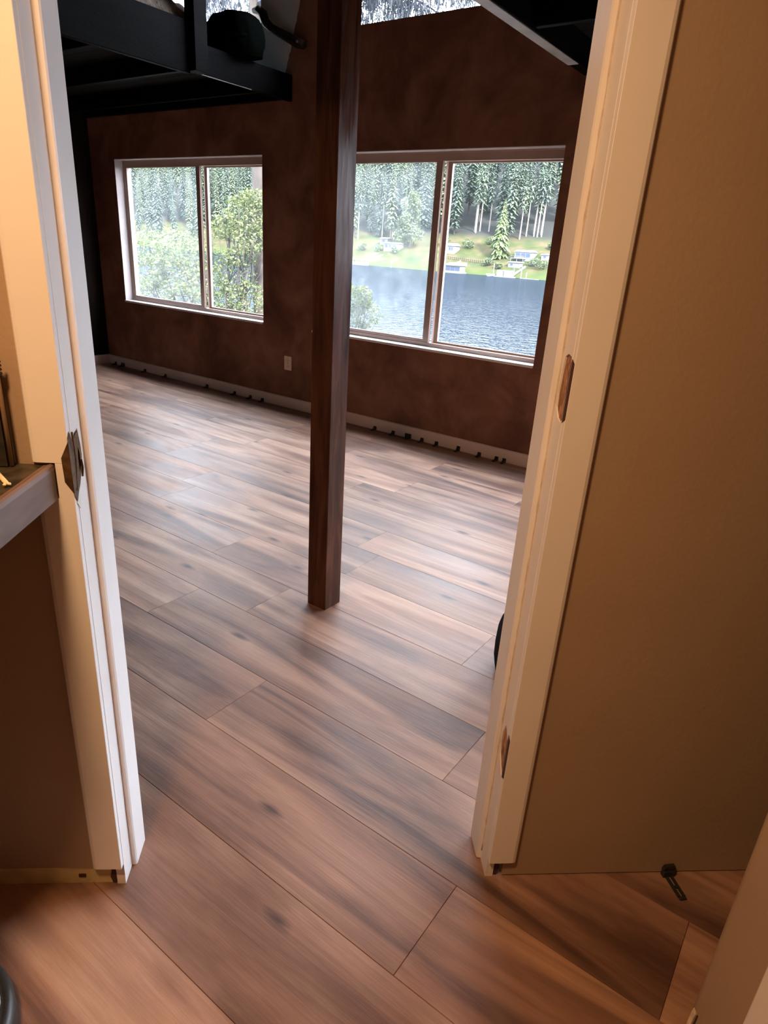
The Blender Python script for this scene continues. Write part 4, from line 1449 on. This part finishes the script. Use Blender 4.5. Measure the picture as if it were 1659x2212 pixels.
def bough(z, w, L, droop, nt, tl):
    """one bough with hanging twigs"""
    d = Vector((math.cos(w), math.sin(w), 0))
    pts = []
    for i in range(9):
        t = i/8
        pts.append(Vector((0, 0, z-ez))+d*L*t+Vector((rr.uniform(-.05, .05), rr.uniform(-.05, .05), 0.35*math.sin(t*2.2)-droop*t*t+rr.uniform(-.04, .04))))
    b = MB().tube(pts, [0.045-0.0045*i for i in range(9)], 6)
    for _ in range(nt):
        t = rr.uniform(0.15, 1.0)*7.99
        i = int(t)
        p = pts[i].lerp(pts[i+1], t-i)
        s = Vector((-d.y, d.x, 0))*rr.uniform(-1, 1)+d*rr.uniform(-0.2, 0.8)
        l_ = tl*rr.uniform(0.5, 1.3)
        q = [p]
        for j in range(4):
            q.append(q[-1]+(s*0.22+Vector((rr.uniform(-.25, .25), rr.uniform(-.25, .25), -0.12-0.26*j)))*l_*0.42)
        b.tube(q, [0.011, 0.009, 0.007, 0.006, 0.004], 4, cap=False)
        for j in range(4):
            for _k in range(3):
                a = q[j].lerp(q[j+1], rr.random())
                v = Vector((rr.uniform(-1, 1), rr.uniform(-1, 1), rr.uniform(-1.0, 0.25)))*0.15*l_/0.6
                b.tube([a, a+v*0.6, a+v+Vector((0, 0, -0.03))], [0.006, 0.005, 0.003], 3, cap=False)
                if rr.random() < 0.9:
                    u = v.cross(Vector((rr.uniform(-1, 1), rr.uniform(-1, 1), 1))).normalized()*0.013
                    for m in (0.35, 0.7, 1.0):
                        c_ = a+v*m
                        dn = Vector((rr.uniform(-.02, .02), rr.uniform(-.02, .02), -rr.uniform(0.04, 0.11)))
                        nd.add([c_+u, c_-u, c_-u*0.5+dn, c_+u*0.5+dn], [(0, 1, 2, 3)])
    return b.build('bough', M['twig'], e, False)


for (z, w, L, dr, n, tl) in [(5.3, 0.25, 3.6, 0.75, 90, 0.75), (6.3, 0.1, 4.2, 0.9, 110, 0.8), (5.9, -0.25, 4.0, 0.8, 110, 0.8), (7.2, 0.0, 4.8, 1.2, 110, 0.85), (6.0, 0.4, 4.4, 0.8, 110, 0.85), (6.6, 0.3, 5.0, 1.2, 110, 0.9), (5.6, 0.12, 4.9, 0.6, 110, 0.8), (6.1, -0.08, 4.9, 0.9, 110, 0.85), (4.4, 0.55, 3.3, 0.8, 46, 0.62), (4.7, 0.05, 4.2, 1.5, 60, 0.7),
                             (5.6, 2.9, 3.0, 0.5, 50, 0.7), (6.4, 3.4, 3.4, 0.8, 50, 0.7), (7.3, 3.1, 3.4, 1.0, 40, 0.8), (4.2, 2.7, 2.8, 0.9, 46, 0.6), (4.6, 3.35, 2.6, 1.3, 46, 0.65), (6.0, -1.2, 1.6, 0.3, 30, 0.6), (7.0, -1.7, 2.0, 0.5, 30, 0.7), (5.4, 2.2, 2.0, 0.4, 24, 0.6)]:
    bough(z, w, L, dr, n, tl)
ne = nd.build('needles', M['drape'], e)
ne['kind'] = 'stuff'
